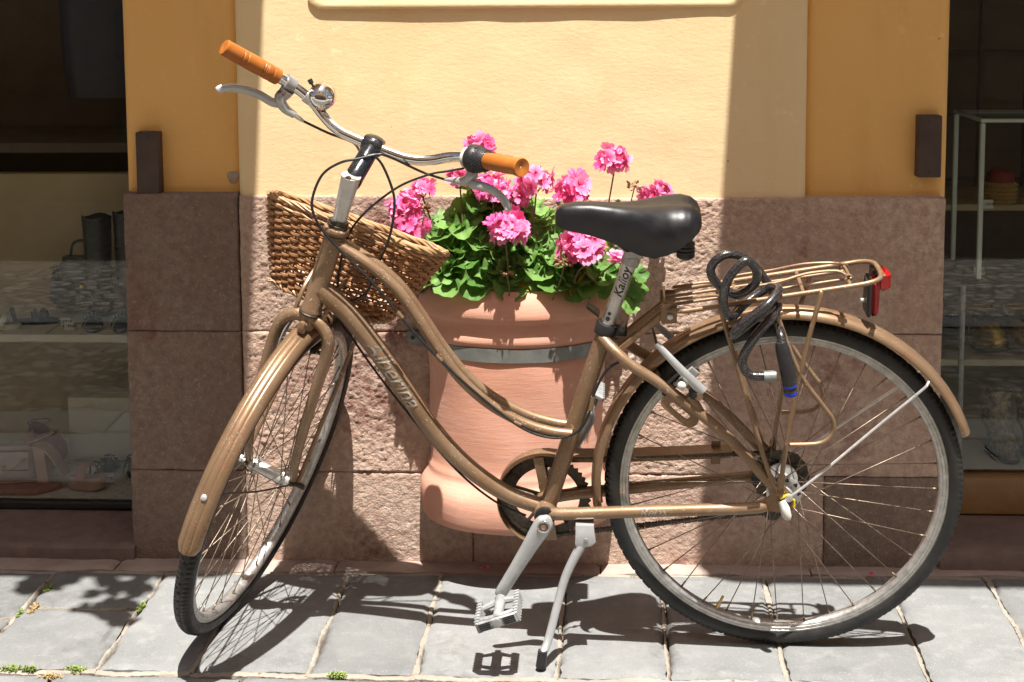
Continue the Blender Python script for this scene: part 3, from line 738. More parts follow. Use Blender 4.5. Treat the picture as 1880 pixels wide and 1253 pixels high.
# cassette on the rear hub
m = MB()
for q, (rr_, y) in enumerate(((.056, -.036), (.050, -.0405), (.044, -.045), (.038, -.0495), (.032, -.054))):
    n = int(rr_*240); pr = []
    for i in range(n*2):
        a = 2*math.pi*i/(2*n); r2 = rr_+(.0022 if i % 2 else -.0012); pr.append((r2*math.cos(a), r2*math.sin(a)))
    m.loft([[Vector((x, y-.0009, z)) for x, z in pr], [Vector((x, y+.0009, z)) for x, z in pr]])
m.build('sprocket_cassette', M['steel_dark'], wr, ang=30)
m = MB()                        # flange slots seen on the near side
for q in range(9):
    a = R(40*q+20); m.tube([Vector((.027*math.cos(a-.12), .0352, .027*math.sin(a-.12))), Vector((.027*math.cos(a+.12), .0352, .027*math.sin(a+.12)))], .0022, 6)
m.build('flange_hole', M['steel_dark'], wr)['kind'] = 'stuff'

# ---- frame
fr = bpart('frame')
def tb(name, pts, r, parent=fr, k=8, n=14, mat='bronze', ry=None, label=None, caps=True):
    path = cr(pts, k) if len(pts) > 2 else [Vector(p) for p in pts]
    rr_ = r
    if isinstance(r, tuple): rr_ = [lerp(r[0], r[1], i/(len(path)-1)) for i in range(len(path))]
    return MB().tube(path, rr_, n, ry=ry, caps=caps).build(name, M[mat], parent, label=label)
m = MB(); m.lathe([(.0195, .010), (.0215, .011), (.0215, .016), (.0195, .020), (.0195, .165), (.0215, .169), (.0215, .174), (.0195, .175)], SA, SS, 24); m.build('head_tube', M['bronze'], fr)
DT = [(.890, 0, .742), (.837, 0, .690), (.787, 0, .620), (.736, 0, .540), (.685, 0, .456), (.634, 0, .392), (.581, 0, .344), (.527, 0, .310), (.461, 0, .286)]
DTP = cr(DT, 8); MB().tube(DTP, [lerp(.0205, .0162, i/(len(DTP)-1)) for i in range(len(DTP))], 18).build('down_tube', M['bronze'], fr)
for s_ in (1, -1):
    tb('top_tube', [(.872, .006*s_, .846), (.839, .0105*s_, .826), (.788, .0125*s_, .792), (.738, .0140*s_, .745), (.698, .0155*s_, .685), (.658, .0170*s_, .618), (.617, .0185*s_, .562), (.565, .0200*s_, .514), (.502, .0210*s_, .478), (.450, .0210*s_, .461), (.408, .0195*s_, .455)], (.0112, .0096))
tb('seat_tube', [(.459, 0, .282), (.341, 0, .668)], .0168, n=20)
for s_ in (1, -1):
    tb('chainstay', [(.455, .022*s_, .288), (.425, .038*s_, .294), (.25, .050*s_, .311), (.075, .062*s_, .327), (.035, .066*s_, .335)], (.0128, .0105))
    tb('seatstay', [(.350, .010*s_, .652), (.325, .034*s_, .634), (.290, .046*s_, .608), (.231, .050*s_, .569), (.117, .059*s_, .478), (.028, .066*s_, .378)], (.0108, .0100))
    # dropout plate
    m = MB(); y = .066*s_
    pts = [(.050, .328), (.044, .345), (.032, .356), (.030, .385), (.014, .398), (.006, .380), (-.010, .362), (-.018, .345), (-.012, .328), (.006, .322)]
    m.loft([[Vector((x, y-.0025, z)) for x, z in pts], [Vector((x, y+.0025, z)) for x, z in pts]]); m.build('dropout', M['bronze'], fr, ang=30)
m = MB().lathe([(.0215, -.034), (.0215, .034), (.018, .0345)], BB, (0, 1, 0), 28); m.build('bottom_bracket_shell', M['bronze'], fr)
MB().lathe([(.019, .0342), (.0200, .036), (.0200, .041), (.017, .042)], BB, (0, 1, 0), 24).build('bearing_cup', M['black'], fr)
# weld beads
for (c, ax_, r_) in ((Vector((.410, 0, .456)), Vector((.1, 0, .03)), .018), (Vector((.350, 0, .652)), Vector((-.1, 0, -.08)), .013)):
    m = MB(); A_ = align(c, ax_); m.tube([A_ @ Vector((r_*math.cos(t), r_*math.sin(t)*1.15, .002*math.sin(9*t))) for t in [2*math.pi*i/40 for i in range(40)]], .0038, 7, loop=True); m.build('weld_bead', M['bronze'], fr)
# slotted tab under the left seat stay
m = MB(); pts = []
for q in range(13): a = R(90+15*q); pts.append((.016*math.cos(a), .016*math.sin(a)))
for q in range(13): a = R(270+15*q); pts.append((.052+.016*math.cos(a), .016*math.sin(a)))
inn = [(x*1.0 if False else (x if x > .02 else x) , z) for x, z in pts]
inn = []
for q in range(13): a = R(90+15*q); inn.append((.008+.0055*math.cos(a), .0055*math.sin(a)))
for q in range(13): a = R(270+15*q); inn.append((.044+.0055*math.cos(a), .0055*math.sin(a)))
dirx = Vector((-.76, 0, -.65)).normalized(); dirz = Vector((.65, 0, -.76)).normalized(); o_ = Vector((.222, .054, .540))
T = lambda x, z, y: o_+dirx*x+dirz*z+Vector((0, y, 0))
m.loft([[T(x, z, -.002) for x, z in pts], [T(x, z, .002) for x, z in pts], [T(x, z, .002) for x, z in inn], [T(x, z, -.002) for x, z in inn]], loop=True)
m.build('lock_tab', M['bronze'], fr, ang=30)
MB().bbox(o_+dirx*.03-dirz*.02, (.03, .004, .02), .001, rot=Matrix((dirx, Vector((0, 1, 0)), -dirz)).transposed()).build('tab_bracket', M['bronze'], fr)
# bridge + brake bosses
tb('stay_bridge', [(.245, .05, .578), (.245, -.05, .578)], .008)
for s_ in (1, -1):
    m = MB().tube([(.165, .052*s_, .520), (.185, .052*s_, .555)], .010, 10); m.lathe([(.008, 0), (.008, .018)], (.168, .05*s_, .558), (0, s_, 0), 12); m.build('brake_boss', M['bronze'], fr)
# wrapped lettering
def wrap_text(txt, size, path, radius, s_mid, ang0, name, mat, parent, flip=False, shear=.35, bold=.0, lift=.0006, start_up=Vector((0, 1, 0))):
    me = text_mesh(txt, size, shear, bold)
    P = [Vector(p) for p in path]; L = [0]
    for i in range(1, len(P)): L.append(L[-1]+(P[i]-P[i-1]).length)
    def at(s_):
        s_ = min(max(s_, 0), L[-1]-1e-6)
        i = next(j for j in range(1, len(L)) if L[j] >= s_); t = (s_-L[i-1])/(L[i]-L[i-1])
        return P[i-1].lerp(P[i], t), (P[i]-P[i-1]).normalized()
    import bmesh
    bm = bmesh.new(); bm.from_mesh(me); bmesh.ops.triangulate(bm, faces=bm.faces)
    bmesh.ops.subdivide_edges(bm, edges=[e for e in bm.edges if e.calc_length() > size*.12], cuts=2)
    for v in bm.verts:
        x, y = v.co.x, v.co.y
        if flip: x, y = -x, -y
        c, t = at(s_mid+x); side = Vector((0, 1, 0)); upv = side.cross(t)
        a = ang0+y/radius
        v.co = c+(side*math.cos(a)+upv*math.sin(a))*(radius+lift)
    bmesh.ops.recalc_face_normals(bm, faces=bm.faces)
    bm.to_mesh(me); bm.free()
    me.materials.clear(); me.materials.append(mat)
    ob = bpy.data.objects.new(name, me); COL.objects.link(ob); ob.parent = parent; return ob
Ltot = sum((DTP[i+1]-DTP[i]).length for i in range(len(DTP)-1))
wrap_text('Alberina', .046, DTP, .0193, .215, R(12), 'lettering', M['decal'], fr, shear=.45, bold=.0003)
CSP = cr([(.425, .038, .294), (.25, .050, .311), (.075, .062, .327)], 12)
wrap_text('Relax', .024, CSP, .0118, .175, R(10), 'lettering', M['decal'], fr, shear=.45)

# ---- seat post, clamp, saddle
SPD = Vector((.295-.341, 0, .808-.671)).normalized()
SP0 = Vector((.341, 0, .668))
sp_ = bpart('seat_post')
MB().tube([SP0-SPD*.03, SP0+SPD*.155], .0138, 20).build('post', M['alu'], sp_)
wrap_text('Kalloy', .024, [SP0, SP0+SPD*.15], .0138, .100, R(8), 'lettering', M['ink'], sp_, shear=.25, bold=.0004)
m = MB()                                    # small round mark below the lettering
for dz, rr_ in ((.022, .0045), (.033, .0035)):
    c = SP0+SPD*dz; m.lathe([(rr_, -.0005), (rr_, .0007), (rr_*.5, .0008)], c+Vector((.0045, .0131, .0015)), (.3, 1, .1), 10)
m.build('logo_mark', M['ink'], sp_)
MB().lathe([(.0205, -.014), (.0215, -.012), (.0215, .008), (.0200, .010), (.0140, .0102)], SP0, SPD, 24).build('seat_clamp', M['black'], sp_)
m = MB().bbox(SP0+Vector((-.026, -.004, -.006)), (.026, .024, .026), .004); m.tube([SP0+Vector((-.034, -.012, .004)), SP0+Vector((-.030, .026, .006))], .006, 8)
m.build('clamp_bolt', M['black'], sp_)
m = MB().loft([[SP0+Vector(p) for p in q] for q in ([(.012, -.020, .022), (.014, -.020, .030), (.016, .004, .028), (.014, .004, .020)], [(.036, -.022, .038), (.036, -.022, .044), (.038, -.004, .042), (.038, -.004, .036)])]); m.build('clamp_lever', M['black'], sp_)
sd = bpart('saddle')
secs = [  # x, half width, top z, bottom-edge z, groove
    (.437, .006, .894, .884, 0), (.434, .015, .904, .876, 0), (.424, .021, .911, .871, 0), (.400, .0255, .916, .866, 0), (.370, .028, .917, .860, .001),
    (.338, .033, .915, .851, .002), (.307, .045, .914, .841, .003), (.280, .060, .916, .833, .005), (.253, .075, .920, .832, .007), (.226, .083, .924, .843, .009), (.202, .082, .925, .857, .010), (.184, .074, .921, .869, .010), (.172, .060, .912, .878, .008), (.166, .042, .900, .884, .004)]
m = MB(); rings = []
xs = []
for q in range(len(secs)-1):
    for j in range(3): xs.append([lerp(a, b, (lambda t: t)(j/3)) for a, b in zip(secs[q], secs[q+1])])
xs.append(list(secs[-1]))
for (x, hw, zt, zb, gr) in xs:
    ring = []; n = 30
    for j in range(n):
        a = math.pi*j/(n-1)                       # left rim over the top to right rim
        c, s_ = math.cos(a), math.sin(a)
        y = hw*math.copysign(abs(c)**.62, c); z = zb+(zt-zb)*abs(s_)**.72
        z -= gr*math.exp(-(y/(hw*.28+1e-4))**2)
        ring.append(Vector((x, y, z)))
    for j in range(1, 9):                          # underside
        t = j/9; ring.append(Vector((x, lerp(-hw, hw, t)*.96, zb+.010*math.sin(math.pi*t)+.002)))
    rings.append(ring)
m.loft(rings); m.build('cover', M['saddle'], sd, ang=70)
m = MB()
for s_ in (-1, 1):
    for q in range(3): m.lathe([(.0165, 0), (.0175, .003), (.0165, .006)], (.195, .042*s_, .832+.0075*q), (0, 0, 1), 16)
    m.lathe([(.008, -.012), (.017, -.006), (.017, 0)], (.195, .042*s_, .832), (0, 0, 1), 16)
m.build('elastomer_spring', M['black'], sd)
m = MB()
for s_ in (-1, 1): m.tube(cr([(.320, .018*s_, .842), (.30, .020*s_, .828), (.28, .020*s_, .824), (.25, .022*s_, .824), (.20, .04*s_, .838)], 6), .0035, 8)
m.build('rail', M['steel_dark'], sd)
m = MB().lathe([(.0175, -.015), (.0175, .012)], SP0+SPD*.150, SPD, 16); m.bbox((.290, 0, .822), (.035, .05, .02), .004); m.build('rail_clamp', M['alu_dull'], sd)

# ---- fork, headset, stem, bars
fk = bpart('fork')
for s_ in (1, -1):
    pts = [S(0, .006*s_, -.004), S(0, .028*s_, -.008), S(0, .048*s_, -.028), S(.001, .056*s_, -.065), S(.004, .0565*s_, -.15), S(.016, .055*s_, -.25), S(.036, .053*s_, -.325), S(.0669, .051*s_, -.378)]
    path = cr(pts, 7); MB().tube(path, [lerp(.0138, .0085, (i/(len(path)-1))**1.3) for i in range(len(path))], 14).build('fork_blade', M['bronze'], fk)
    m = MB().lathe([(.010, -.0025), (.010, .0025)], S(.0669, .051*s_, -.3845), SL, 14); m.build('fork_end', M['steel_dark'], fk)
m = MB().lathe([(.013, -.03), (.0165, -.012), (.0185, .0), (.0185, .012)], SA, SS, 20); m.build('crown', M['bronze'], fk)
m = MB().bbox(S(-.020, 0, -.020), (.016, .016, .024), .003, rot=Matrix((SF, SL, SS)).transposed()); m.lathe([(.0075, 0), (.0075, .012), (.004, .0125)], S(-.024, 0, -.012), -SF, 12); m.build('fender_bolt', M['bronze'], fk)
m = MB().lathe([(.0052, .05), (.0052, .064), (.008, .064), (.008, .072), (.0035, .073)], S(.0669, 0, -.3845), SL, 8); m.lathe([(.0085, 0.052), (.0085, .057)], S(.0669, 0, -.3845), SL, 6); m.lathe([(.0035, .072), (.0035, .082)], S(.0669, 0, -.3845), SL, 8)
m.build('axle_nut', M['alu'], fk)
m = MB().lathe([(.0085, .052), (.0085, .058), (.0058, .058), (.0058, .078), (.0045, .079)], S(.0669, 0, -.3845), -SL, 12); m.build('axle_nut', M['steel_dark'], fk)
hs = bpart('headset')
MB().lathe([(.0205, .003), (.0228, .005), (.0228, .008), (.0205, .0105)], SA, SS, 24).build('lower_cup', M['steel_dark'], hs)
MB().lathe([(.0205, .175), (.0245, .178), (.0262, .183), (.0245, .188), (.019, .190)], SA, SS, 24).build('upper_cup', M['bronze'], hs)
MB().lathe([(.0185, .189), (.0205, .190), (.0205, .196), (.0185, .197), (.0185, .198), (.0195, .199), (.0195, .204), (.0165, .205)], SA, SS, 8).build('lock_nut', M['steel_dark'], hs)
stm = bpart('stem')
path = cr([S(0, 0, .195), S(-.002, 0, .22), S(-.006, 0, .25), S(-.010, 0, .28), S(-.013, 0, .30)], 6); n = len(path)
MB().tube(path, [lerp(.0130, .0185, i/(n-1)) for i in range(n)], 18, ry=[lerp(.0130, .0215, i/(n-1)) for i in range(n)], ref=SL).build('quill', M['alu'], stm)
path = cr([S(-.004, 0, .268), S(.006, 0, .292), S(.026, 0, .312), S(.046, 0, .332), S(.058, 0, .346), S(.066, 0, .356)], 5); n = len(path)
rr_ = [lerp(.0185, .0165, i/(n-1)) for i in range(n)]
for i in range(4): rr_[i] *= (.45, .75, .9, .97)[i]
for i in range(4): rr_[-1-i] *= (.35, .9, 1.1, 1.12)[i]
MB().tube(path, rr_, 18, ry=[x*1.08 for x in rr_]).build('stem_arm', M['black_gloss'], stm)
m = MB().lathe([(.0055, .014), (.0055, .0225), (.0035, .0225), (.0035, .019)], S(-.010, 0, .297), -SF, 10); m.build('pivot_bolt', M['steel_rust'], stm)
MB().lathe([(.0105, -.021), (.0165, -.019), (.0200, -.012), (.0215, 0), (.0200, .012), (.0165, .019), (.0105, .021)], S(.062, 0, .347), SL, 22).build('bar_clamp', M['black_gloss'], stm)
hb = bpart('handlebar')
BARP = [(.062, 0, .347), (.062, .035, .347), (.064, .066, .348), (.071, .094, .353), (.076, .122, .365), (.075, .150, .382), (.068, .178, .394), (.060, .200, .401), (.038, .228, .412), (-.027, .302, .443)]
HALF = cr([S(*p) for p in BARP], 7); HALFR = cr([S(p[0], -p[1], p[2]) for p in BARP], 7)
full = HALFR[::-1]+HALF[1:]
MB().tube(full, .0112, 16).build('bar_tube', M['chrome'], hb)
g0 = (.048, .216, .4065); g1 = (-.029, .304, .4438)
def pt(p, s_): return S(p[0], p[1]*s_, p[2])
for s_ in (1, -1):
    a, b = pt(g0, s_), pt(g1, s_); d = (b-a); Lg = d.length; d.normalize(); prof = [(.0115, 0)]
    if s_ > 0:
        hts = [(.0155, .001), (.0160, .004)]
        grooves = (.018, .032, .036, .040, .078, .088, .126)
        for q in range(72):
            h = .004+(Lg-.006)*q/71; r_ = .0158+.0006*math.sin(h/Lg*math.pi)
            if any(abs(h-gv) < .0011 for gv in grooves): r_ -= .0011
            hts.append((r_, h))
        prof += hts+[(.0162, Lg), (.0150, Lg+.0035), (.006, Lg+.0045), (.0015, Lg+.003)]
    else:
        prof += [(.0150, .001)]
        for q in range(30):
            t = q/29; prof.append((.0152+.0014*math.sin(t*math.pi)+(.0026*max(0, (t-.86)/.14)), .002+(Lg-.006)*t))
        prof += [(.0178, Lg-.002), (.0165, Lg+.001), (.0060, Lg-.001), (.0015, Lg-.003)]
    MB().lathe(prof, a, d, 24).build('grip', M['grip'], hb, ang=50)
# finger pads on the shifter-side grip
a, b = pt(g0, -1), pt(g1, -1); d = (b-a).normalized(); n1 = (SS-d*SS.dot(d)).normalized(); n2 = d.cross(n1)
m = MB()
for h in (.038, .072):
    ring = []
    for q in range(28):
        t = 2*math.pi*q/28; u = math.copysign(abs(math.cos(t))**.5, math.cos(t))*.0145; v = math.copysign(abs(math.sin(t))**.5, math.sin(t))*.0085
        an = v/.0165+R(-42); ring.append(a+d*(h+u)+(n1*math.cos(an)+n2*math.sin(an))*.0169)
    m.tube(ring, .0007, 5, loop=True)
m.build('grip_relief', M['grip'], hb)
# brake levers
LV = [(.066, .180, .360), (.046, .213, .360), (.022, .262, .368), (-.007, .300, .360)]
for s_ in (1, -1):
    bl = bpart('brake_lever'); q = lambda p: pt(p, s_)
    c = q((.062, .196, .400)); dd = (q(g1)-q((.062, .190, .398))).normalized()
    MB().lathe([(.0115, -.011), (.0150, -.010), (.0150, .010), (.0115, .011)], c, dd, 18).build('lever_clamp', M['alu_dull' if s_ > 0 else 'white_pl'], bl)
    path = cr([c-SS*.012, c-SS*.022+SL*.004*s_, q((.054, .203, .366)), q((.060, .190, .350)), q((.068, .170, .342))], 5)
    n_ = len(path); MB().tube(path, [lerp(.0145, .0070, (i/(n_-1))**1.5) for i in range(n_)], 12, ry=[lerp(.0130, .0070, (i/(n_-1))**1.5) for i in range(n_)]).build('lever_body', M['silver_paint'], bl)
    path = cr([q((.058, .198, .356)), q((.046, .213, .356)), q((.034, .238, .364)), q((.020, .262, .367)), q((.005, .284, .365)), q((-.008, .300, .358)), q((-.011, .304, .353))], 5)
    n_ = len(path); MB().tube(path, [.0052]*(n_-4)+[.0056, .006, .006, .004], 12, ry=[.0085]*(n_-6)+[.0085, .0085, .008, .008, .0075, .005], ref=SF).build('lever_blade', M['silver_paint'], bl)
    MB().tube([q((.067, .172, .343)), q((.073, .160, .338)), q((.076, .152, .335))], [.0048, .0045, .0032], 10).build('barrel_adjuster', M['alu'], bl)
    m = MB()
    for off in (-.006, .004): m.lathe([(.0032, 0), (.0032, .004), (.0018, .0042)], q((.050, .203, .380))+SL*off, -SF, 8)
    m.build('lever_screw', M['steel_rust'], bl)
# twist shifter (right-hand bar) and its clamp ring
sh = bpart('twist_shifter')
c = pt((.064, .178, .394), -1); dd = (pt(g0, -1)-pt((.068, .170, .391), -1)).normalized(); c2 = pt(g0, -1)
MB().lathe([(.0115, -.030), (.0195, -.029), (.0215, -.024), (.0215, -.014), (.0195, -.010), (.0115, -.009)], c2-dd*.012, dd, 22).build('indicator_ring', M['white_pl'], sh)
MB().lathe([(.0115, -.030), (.0235, -.029), (.0265, -.024), (.0265, -.012), (.0240, -.009), (.0235, .0), (.0205, .010), (.0180, .016), (.0115, .0165)], c2-dd*.002, dd, 28).build('shifter_body', M['black'], sh)
n1 = (SS-dd*SS.dot(dd)).normalized(); n2 = dd.cross(n1); m = MB()
for i in range(6):
    for j in range(26):
        a = 2*math.pi*(j+.5*(i % 2))/26; h = -.009+.004*i; r_ = lerp(.0240, .0195, i/5)
        m.lathe([(.0016, -.0006), (.0013, .0010), (.0004, .0013)], c2+dd*h+(n1*math.cos(a)+n2*math.sin(a))*r_, n1*math.cos(a)+n2*math.sin(a), 5)
m.build('grip_dimple', M['black'], sh)['kind'] = 'stuff'
MB().bbox(c2-dd*.026+SS*.022, (.026, .026, .012), .004, rot=Matrix((dd, n2, n1)).transposed()).build('gear_window', M['black'], sh)
# bell on the other bar
be = bpart('bell')
bc = S(.070, .150, .383); bd_ = (SS*.75-SL*.25-SF*.55).normalized(); bd_ = (SS*.50-SL*.62-SF*.45).normalized()
cb = S(.066, .128, .398)
MB().lathe([(.0265, -.004), (.0272, 0), (.0268, .007), (.0247, .014), (.0200, .021), (.0125, .0248), (.0080, .0255), (.0075, .0268), (.0048, .0278), (.0005, .028)], cb, bd_, 32, caps=False).build('bell_dome', M['chrome'], be)
MB().lathe([(.0005, -.010), (.020, -.010), (.0238, -.004), (.0238, -.001), (.012, -.0005)], cb, bd_, 28, caps=False).build('bell_base', M['alu_dull'], be)
MB().lathe([(.0115, -.008), (.0140, -.007), (.0140, .007), (.0115, .008)], S(.0735, .155, .385), (pt(BARP[7], 1)-pt(BARP[5], 1)), 16).build('bell_clamp', M['alu'], be)
p0 = cb-bd_*.004+(SL*.7+SS*.5-SF*.1).normalized()*.020; p1 = p0+(SL*.75+SS*.7).normalized()*.020
MB().tube([p0, p0.lerp(p1, .5), p0.lerp(p1, .55), p1], [.0022, .0022, .0045, .0050], 10).build('bell_striker', M['black'], be)

# ---- cables
def cable(pts, r=.0026, mat='cable', k=8, name='brake_cable'): return MB().tube(cr(pts, k), r, 8).build(name, M[mat], bike)
cable([S(.075, -.154, .335), S(.095, -.10, .325), (.745, .005, 1.005), (.766, .02, 1.013), (.797, .03, 1.008), (.833, .034, 1.001), (.868, .036, .977), (.889, .036, .927), (.883, .034, .889), (.861, .03, .852), (.826, .028, .811), (.776, .030, .758), (.727, .031, .692), (.661, .031, .613), (.584, .031, .537), (.507, .031, .474), (.449, .030, .452), (.402, .030, .461), (.376, .032, .499), (.365, .034, .544), (.339, .036, .597), (.300, .040, .622)])
cable([S(.076, .152, .335), S(.098, .105, .325), S(.100, .05, .325), (.800, -.02, 1.000), (.782, -.03, .998), (.764, -.034, .975), (.746, -.034, .920), (.748, -.034, .877), (.760, -.034, .827), (.786, -.036, .772), (.815, -.045, .712), S(.072, .0, -.012)])
cable([pt((.068, .182, .372), -1), (.640, -.01, .973), (.670, 0, .970), (.722, .0, .950), (.764, 0, .922), (.802, -.004, .888), (.830, -.02, .850), (.850, -.027, .80), (.862, -.026, .72), (.853, -.012, .665), (.829, 0, .634), (.779, 0, .556), (.717, 0, .468), (.655, 0, .386), (.603, 0, .331), (.551, 0, .291), (.50, 0, .268)], .0023)
for (x, z) in ((.733, .700), (.661, .613), (.512, .480)):
    dd_ = Vector((-.6, 0, -.75)) if x > .6 else Vector((-.85, 0, -.4)); c = Vector((x, .029, z)); dd_.normalize(); MB().tube([c-dd_*.008, c+dd_*.008], .0046, 10).build('cable_guide', M['bronze'], bike)
MB().tube([(.371, .033, .512), (.366, .033, .540)], .0044, 10).build('cable_guide', M['bronze'], bike)
MB().tube([(.310, .040, .618), (.288, .042, .626)], .0042, 10).build('cable_end_cap', M['alu'], bike)

# ---- fenders
def fender(name, C, fx, up, ax, r_, a0, a1, hw, mat, n=90, label=None):
    m = MB(); rings = []
    prof = [(-hw, -.010), (-hw*.97, -.005), (-hw*.80, .0010), (-hw*.5, .0050), (-hw*.36, .0058), (-hw*.30, .0050), (-hw*.24, .0062), (0, .0072), (hw*.24, .0062), (hw*.30, .0050), (hw*.36, .0058), (hw*.5, .0050), (hw*.80, .0010), (hw*.97, -.005), (hw, -.010)]
    prof = prof+[(y*.96, d-.0014) for y, d in prof[::-1]]
    for i in range(n+1):
        a = R(lerp(a0, a1, i/n)); rad = fx*math.cos(a)+up*math.sin(a); ring = []
        edge = min(i, n-i); kk = 1-.25*max(0, 1-edge/2.0)
        for y, d in prof: ring.append(C+rad*(r_+d)+ax*(y*kk))
        rings.append(ring)
    m.loft(rings); return m.build(name, M[mat], bike, ang=50, label=label)
fender('front_fender', FHUB, SF, SS, SL, .3585, 84, 181, .0235, 'fender', label='bronze front fender with scraped rusty lower end')
fender('rear_fender', HUB, Vector((1, 0, 0)), Vector((0, 0, 1)), Vector((0, 1, 0)), .3635, -9, 161, .026, 'fender')
m = MB(); a = R(163); rad = SF*math.cos(a)+SS*math.sin(a); m.lathe([(.006, 0), (.006, .002), (.004, .0035), (.0005, .004)], FHUB+rad*.3655, rad, 12); m.build('fender_rivet', M['alu'], bike)
st_f = []
for s_ in (1, -1):
    a = R(161); rad = SF*math.cos(a)+SS*math.sin(a)
    cable([S(.0669, .056*s_, -.3845), S(.03, .052*s_, -.375), FHUB+rad*.17+SL*.036*s_-SS*.008, FHUB+rad*.30+SL*.026*s_, FHUB+rad*.352+SL*.0225*s_], .0019, 'steel_dark', 8, 'fender_stay')
for o in list(bike.children):
    pass
for s_ in (1, -1):
    ob = MB().tube(cr([(-.004, .073*s_, .357), (-.03, .072*s_, .378), (-.080, .060*s_, .417), (-.17, .045*s_, .495), (-.248, .034*s_, .562), (-.259, .030*s_, .573), (-.262, .026*s_, .577)], 5), .0027, 8).build('fender_stay', M['alu'], bike)
m = MB().lathe([(.0075, -.003), (.0075, .004), (.004, .005)], (-.004, .073, .357), (0, 1, 0), 12); m.build('stay_eyelet', M['alu'], bike)
# rear axle furniture
m = MB().lathe([(.009, .069), (.009, .076), (.006, .077)], HUB, (0, 1, 0), 6); m.build('axle_nut', M['steel_dark'], bike)
m = MB().tube([(.010, .077, .352), (.004, .083, .340), (.000, .087, .326), (-.001, .087, .320)], [.008, .0105, .010, .007], 12, ry=[.006, .008, .008, .005]); m.build('axle_cap', M['white_pl'], bike)
m = MB().tube([(.012, .074, .356), (.000, .075, .363), (-.014, .074, .352), (-.014, .074, .338)], .0030, 8); m.build('cap_strap', M['yellow'], bike)
m = MB().lathe([(.007, 0), (.007, .006), (.004, .007)], (.012, .071, .371), (0, 1, 0), 6); m.build('eyelet_bolt', M['steel_rust'], bike)

# ---- rear rack
rk = bpart('rear_rack')
loop = [(.232, .030, .716), (.205, .056, .724), (.180, .060, .728), (.054, .060, .750), (-.103, .060, .777), (-.140, .058, .784), (-.158, .046, .787), (-.164, .025, .789), (-.164, -.025, .789), (-.158, -.046, .787), (-.140, -.058, .784), (-.103, -.060, .777), (.054, -.060, .750), (.180, -.060, .728), (.205, -.056, .724), (.232, -.030, .716)]
MB().tube(cr(loop, 6), .0048, 12).build('rack_loop', M['bronze'], rk)
for y in (.022, -.022):
    tb('rack_rod', [(.228, y, .722), (.054, y, .751), (-.112, y, .779)], .0032, rk)
for x, z in ((.100, .742), (-.020, .763), (-.105, .777)):
    tb('rack_crossbar', [(x, .060, z), (x, .022, z+.001), (x, -.022, z+.001), (x, -.060, z)], .0036, rk, 4)
MB().tube(cr([(.215, .034, .738), (.14, .036, .748), (.128, .030, .738), (.10, .034, .760), (.03, .034, .773), (-.03, .026, .789), (-.085, .022, .793), (-.105, .030, .785), (-.105, -.030, .785), (-.085, -.022, .793), (-.03, -.026, .789), (.03, -.034, .773), (.10, -.034, .760), (.128, -.030, .738), (.14, -.036, .748), (.215, -.034, .738)], 6), .0029, 8).build('spring_clip', M['bronze'], rk)
m = MB()
for s_ in (1, -1):
    m.tube([Vector((-.105+.0075*math.cos(t), .030*s_+.0018*t/6.28*s_, .782+.0075*math.sin(t))) for t in [i*.4 for i in range(48)]], .0016, 6)
m.build('clip_spring', M['bronze'], rk)
m = MB().bbox((.232, 0, .716), (.004, .07, .05), .001)
for s_ in (1, -1): m.bbox((.224, .036*s_, .712), (.03, .004, .04), .001)
m.build('rack_bracket', M['bronze'], rk)
m = MB()
for s_ in (1, -1): m.lathe([(.006, 0), (.006, .004), (.003, .005)], (.222, .038*s_, .706), (0, s_, 0), 6)
m.build('bracket_bolt', M['alu'], rk)
for s_ in (1, -1):
    for dy in (0, .016):
        MB().bbox(Vector((.274, (.032-dy)*s_, .672)), (.118, .0035, .011), .001, rot=Matrix.Rotation(R(41), 3, 'Y')).build('rack_leg', M['bronze'], rk)
    tb('rack_strut', [(.130, .060*s_, .733), (.125, .063*s_, .712), (.071, .067*s_, .526), (.032, .071*s_, .400), (.016, .072*s_, .374)], .0047, rk)
    tb('rack_strut', [(.037, .060*s_, .752), (.033, .066*s_, .738), (-.013, .071*s_, .617), (-.058, .071*s_, .550), (-.078, .071*s_, .522), (-.083, .071*s_, .497), (-.072, .071*s_, .477), (-.050, .071*s_, .4675), (-.003, .071*s_, .465)], .0047, rk)
    tb('rack_strut', [(-.050, .060*s_, .768), (-.049, .066*s_, .755), (-.027, .071*s_, .660), (-.002, .072*s_, .507), (.010, .073*s_, .405), (.014, .073*s_, .374)], .0047, rk)
    m = MB()
    for (p, q) in (((.030, .395), (.012, .368)), ((.011, .400), (.013, .366))):
        m.bbox(((p[0]+q[0])/2, .0725*s_+(.002 if p[0] < .02 else 0)*s_, (p[1]+q[1])/2), (.014, .003, .046), .001, rot=Matrix.Rotation(math.atan2(p[0]-q[0], p[1]-q[1]), 3, 'Y'))
    m.build('strut_foot', M['bronze'], rk)
tl = bpart('tail_light')
MB().bbox((-.147, 0, .738), (.010, .050, .072), .004).build('light_base', M['black'], tl)
MB().bbox((-.158, 0, .738), (.015, .046, .070), .006).build('reflector_lens', M['red'], tl)
MB().bbox((-.180, -.040, .757), (.026, .044, .040), .007).build('lamp_lens', M['red'], tl)
MB().bbox((-.164, -.042, .758), (.012, .046, .050), .004).build('lamp_base', M['black'], tl)
MB().lathe([(.004, 0), (.004, .008)], (-.142, .0, .728), (1, 0, 0), 8).build('light_bolt', M['alu'], tl)

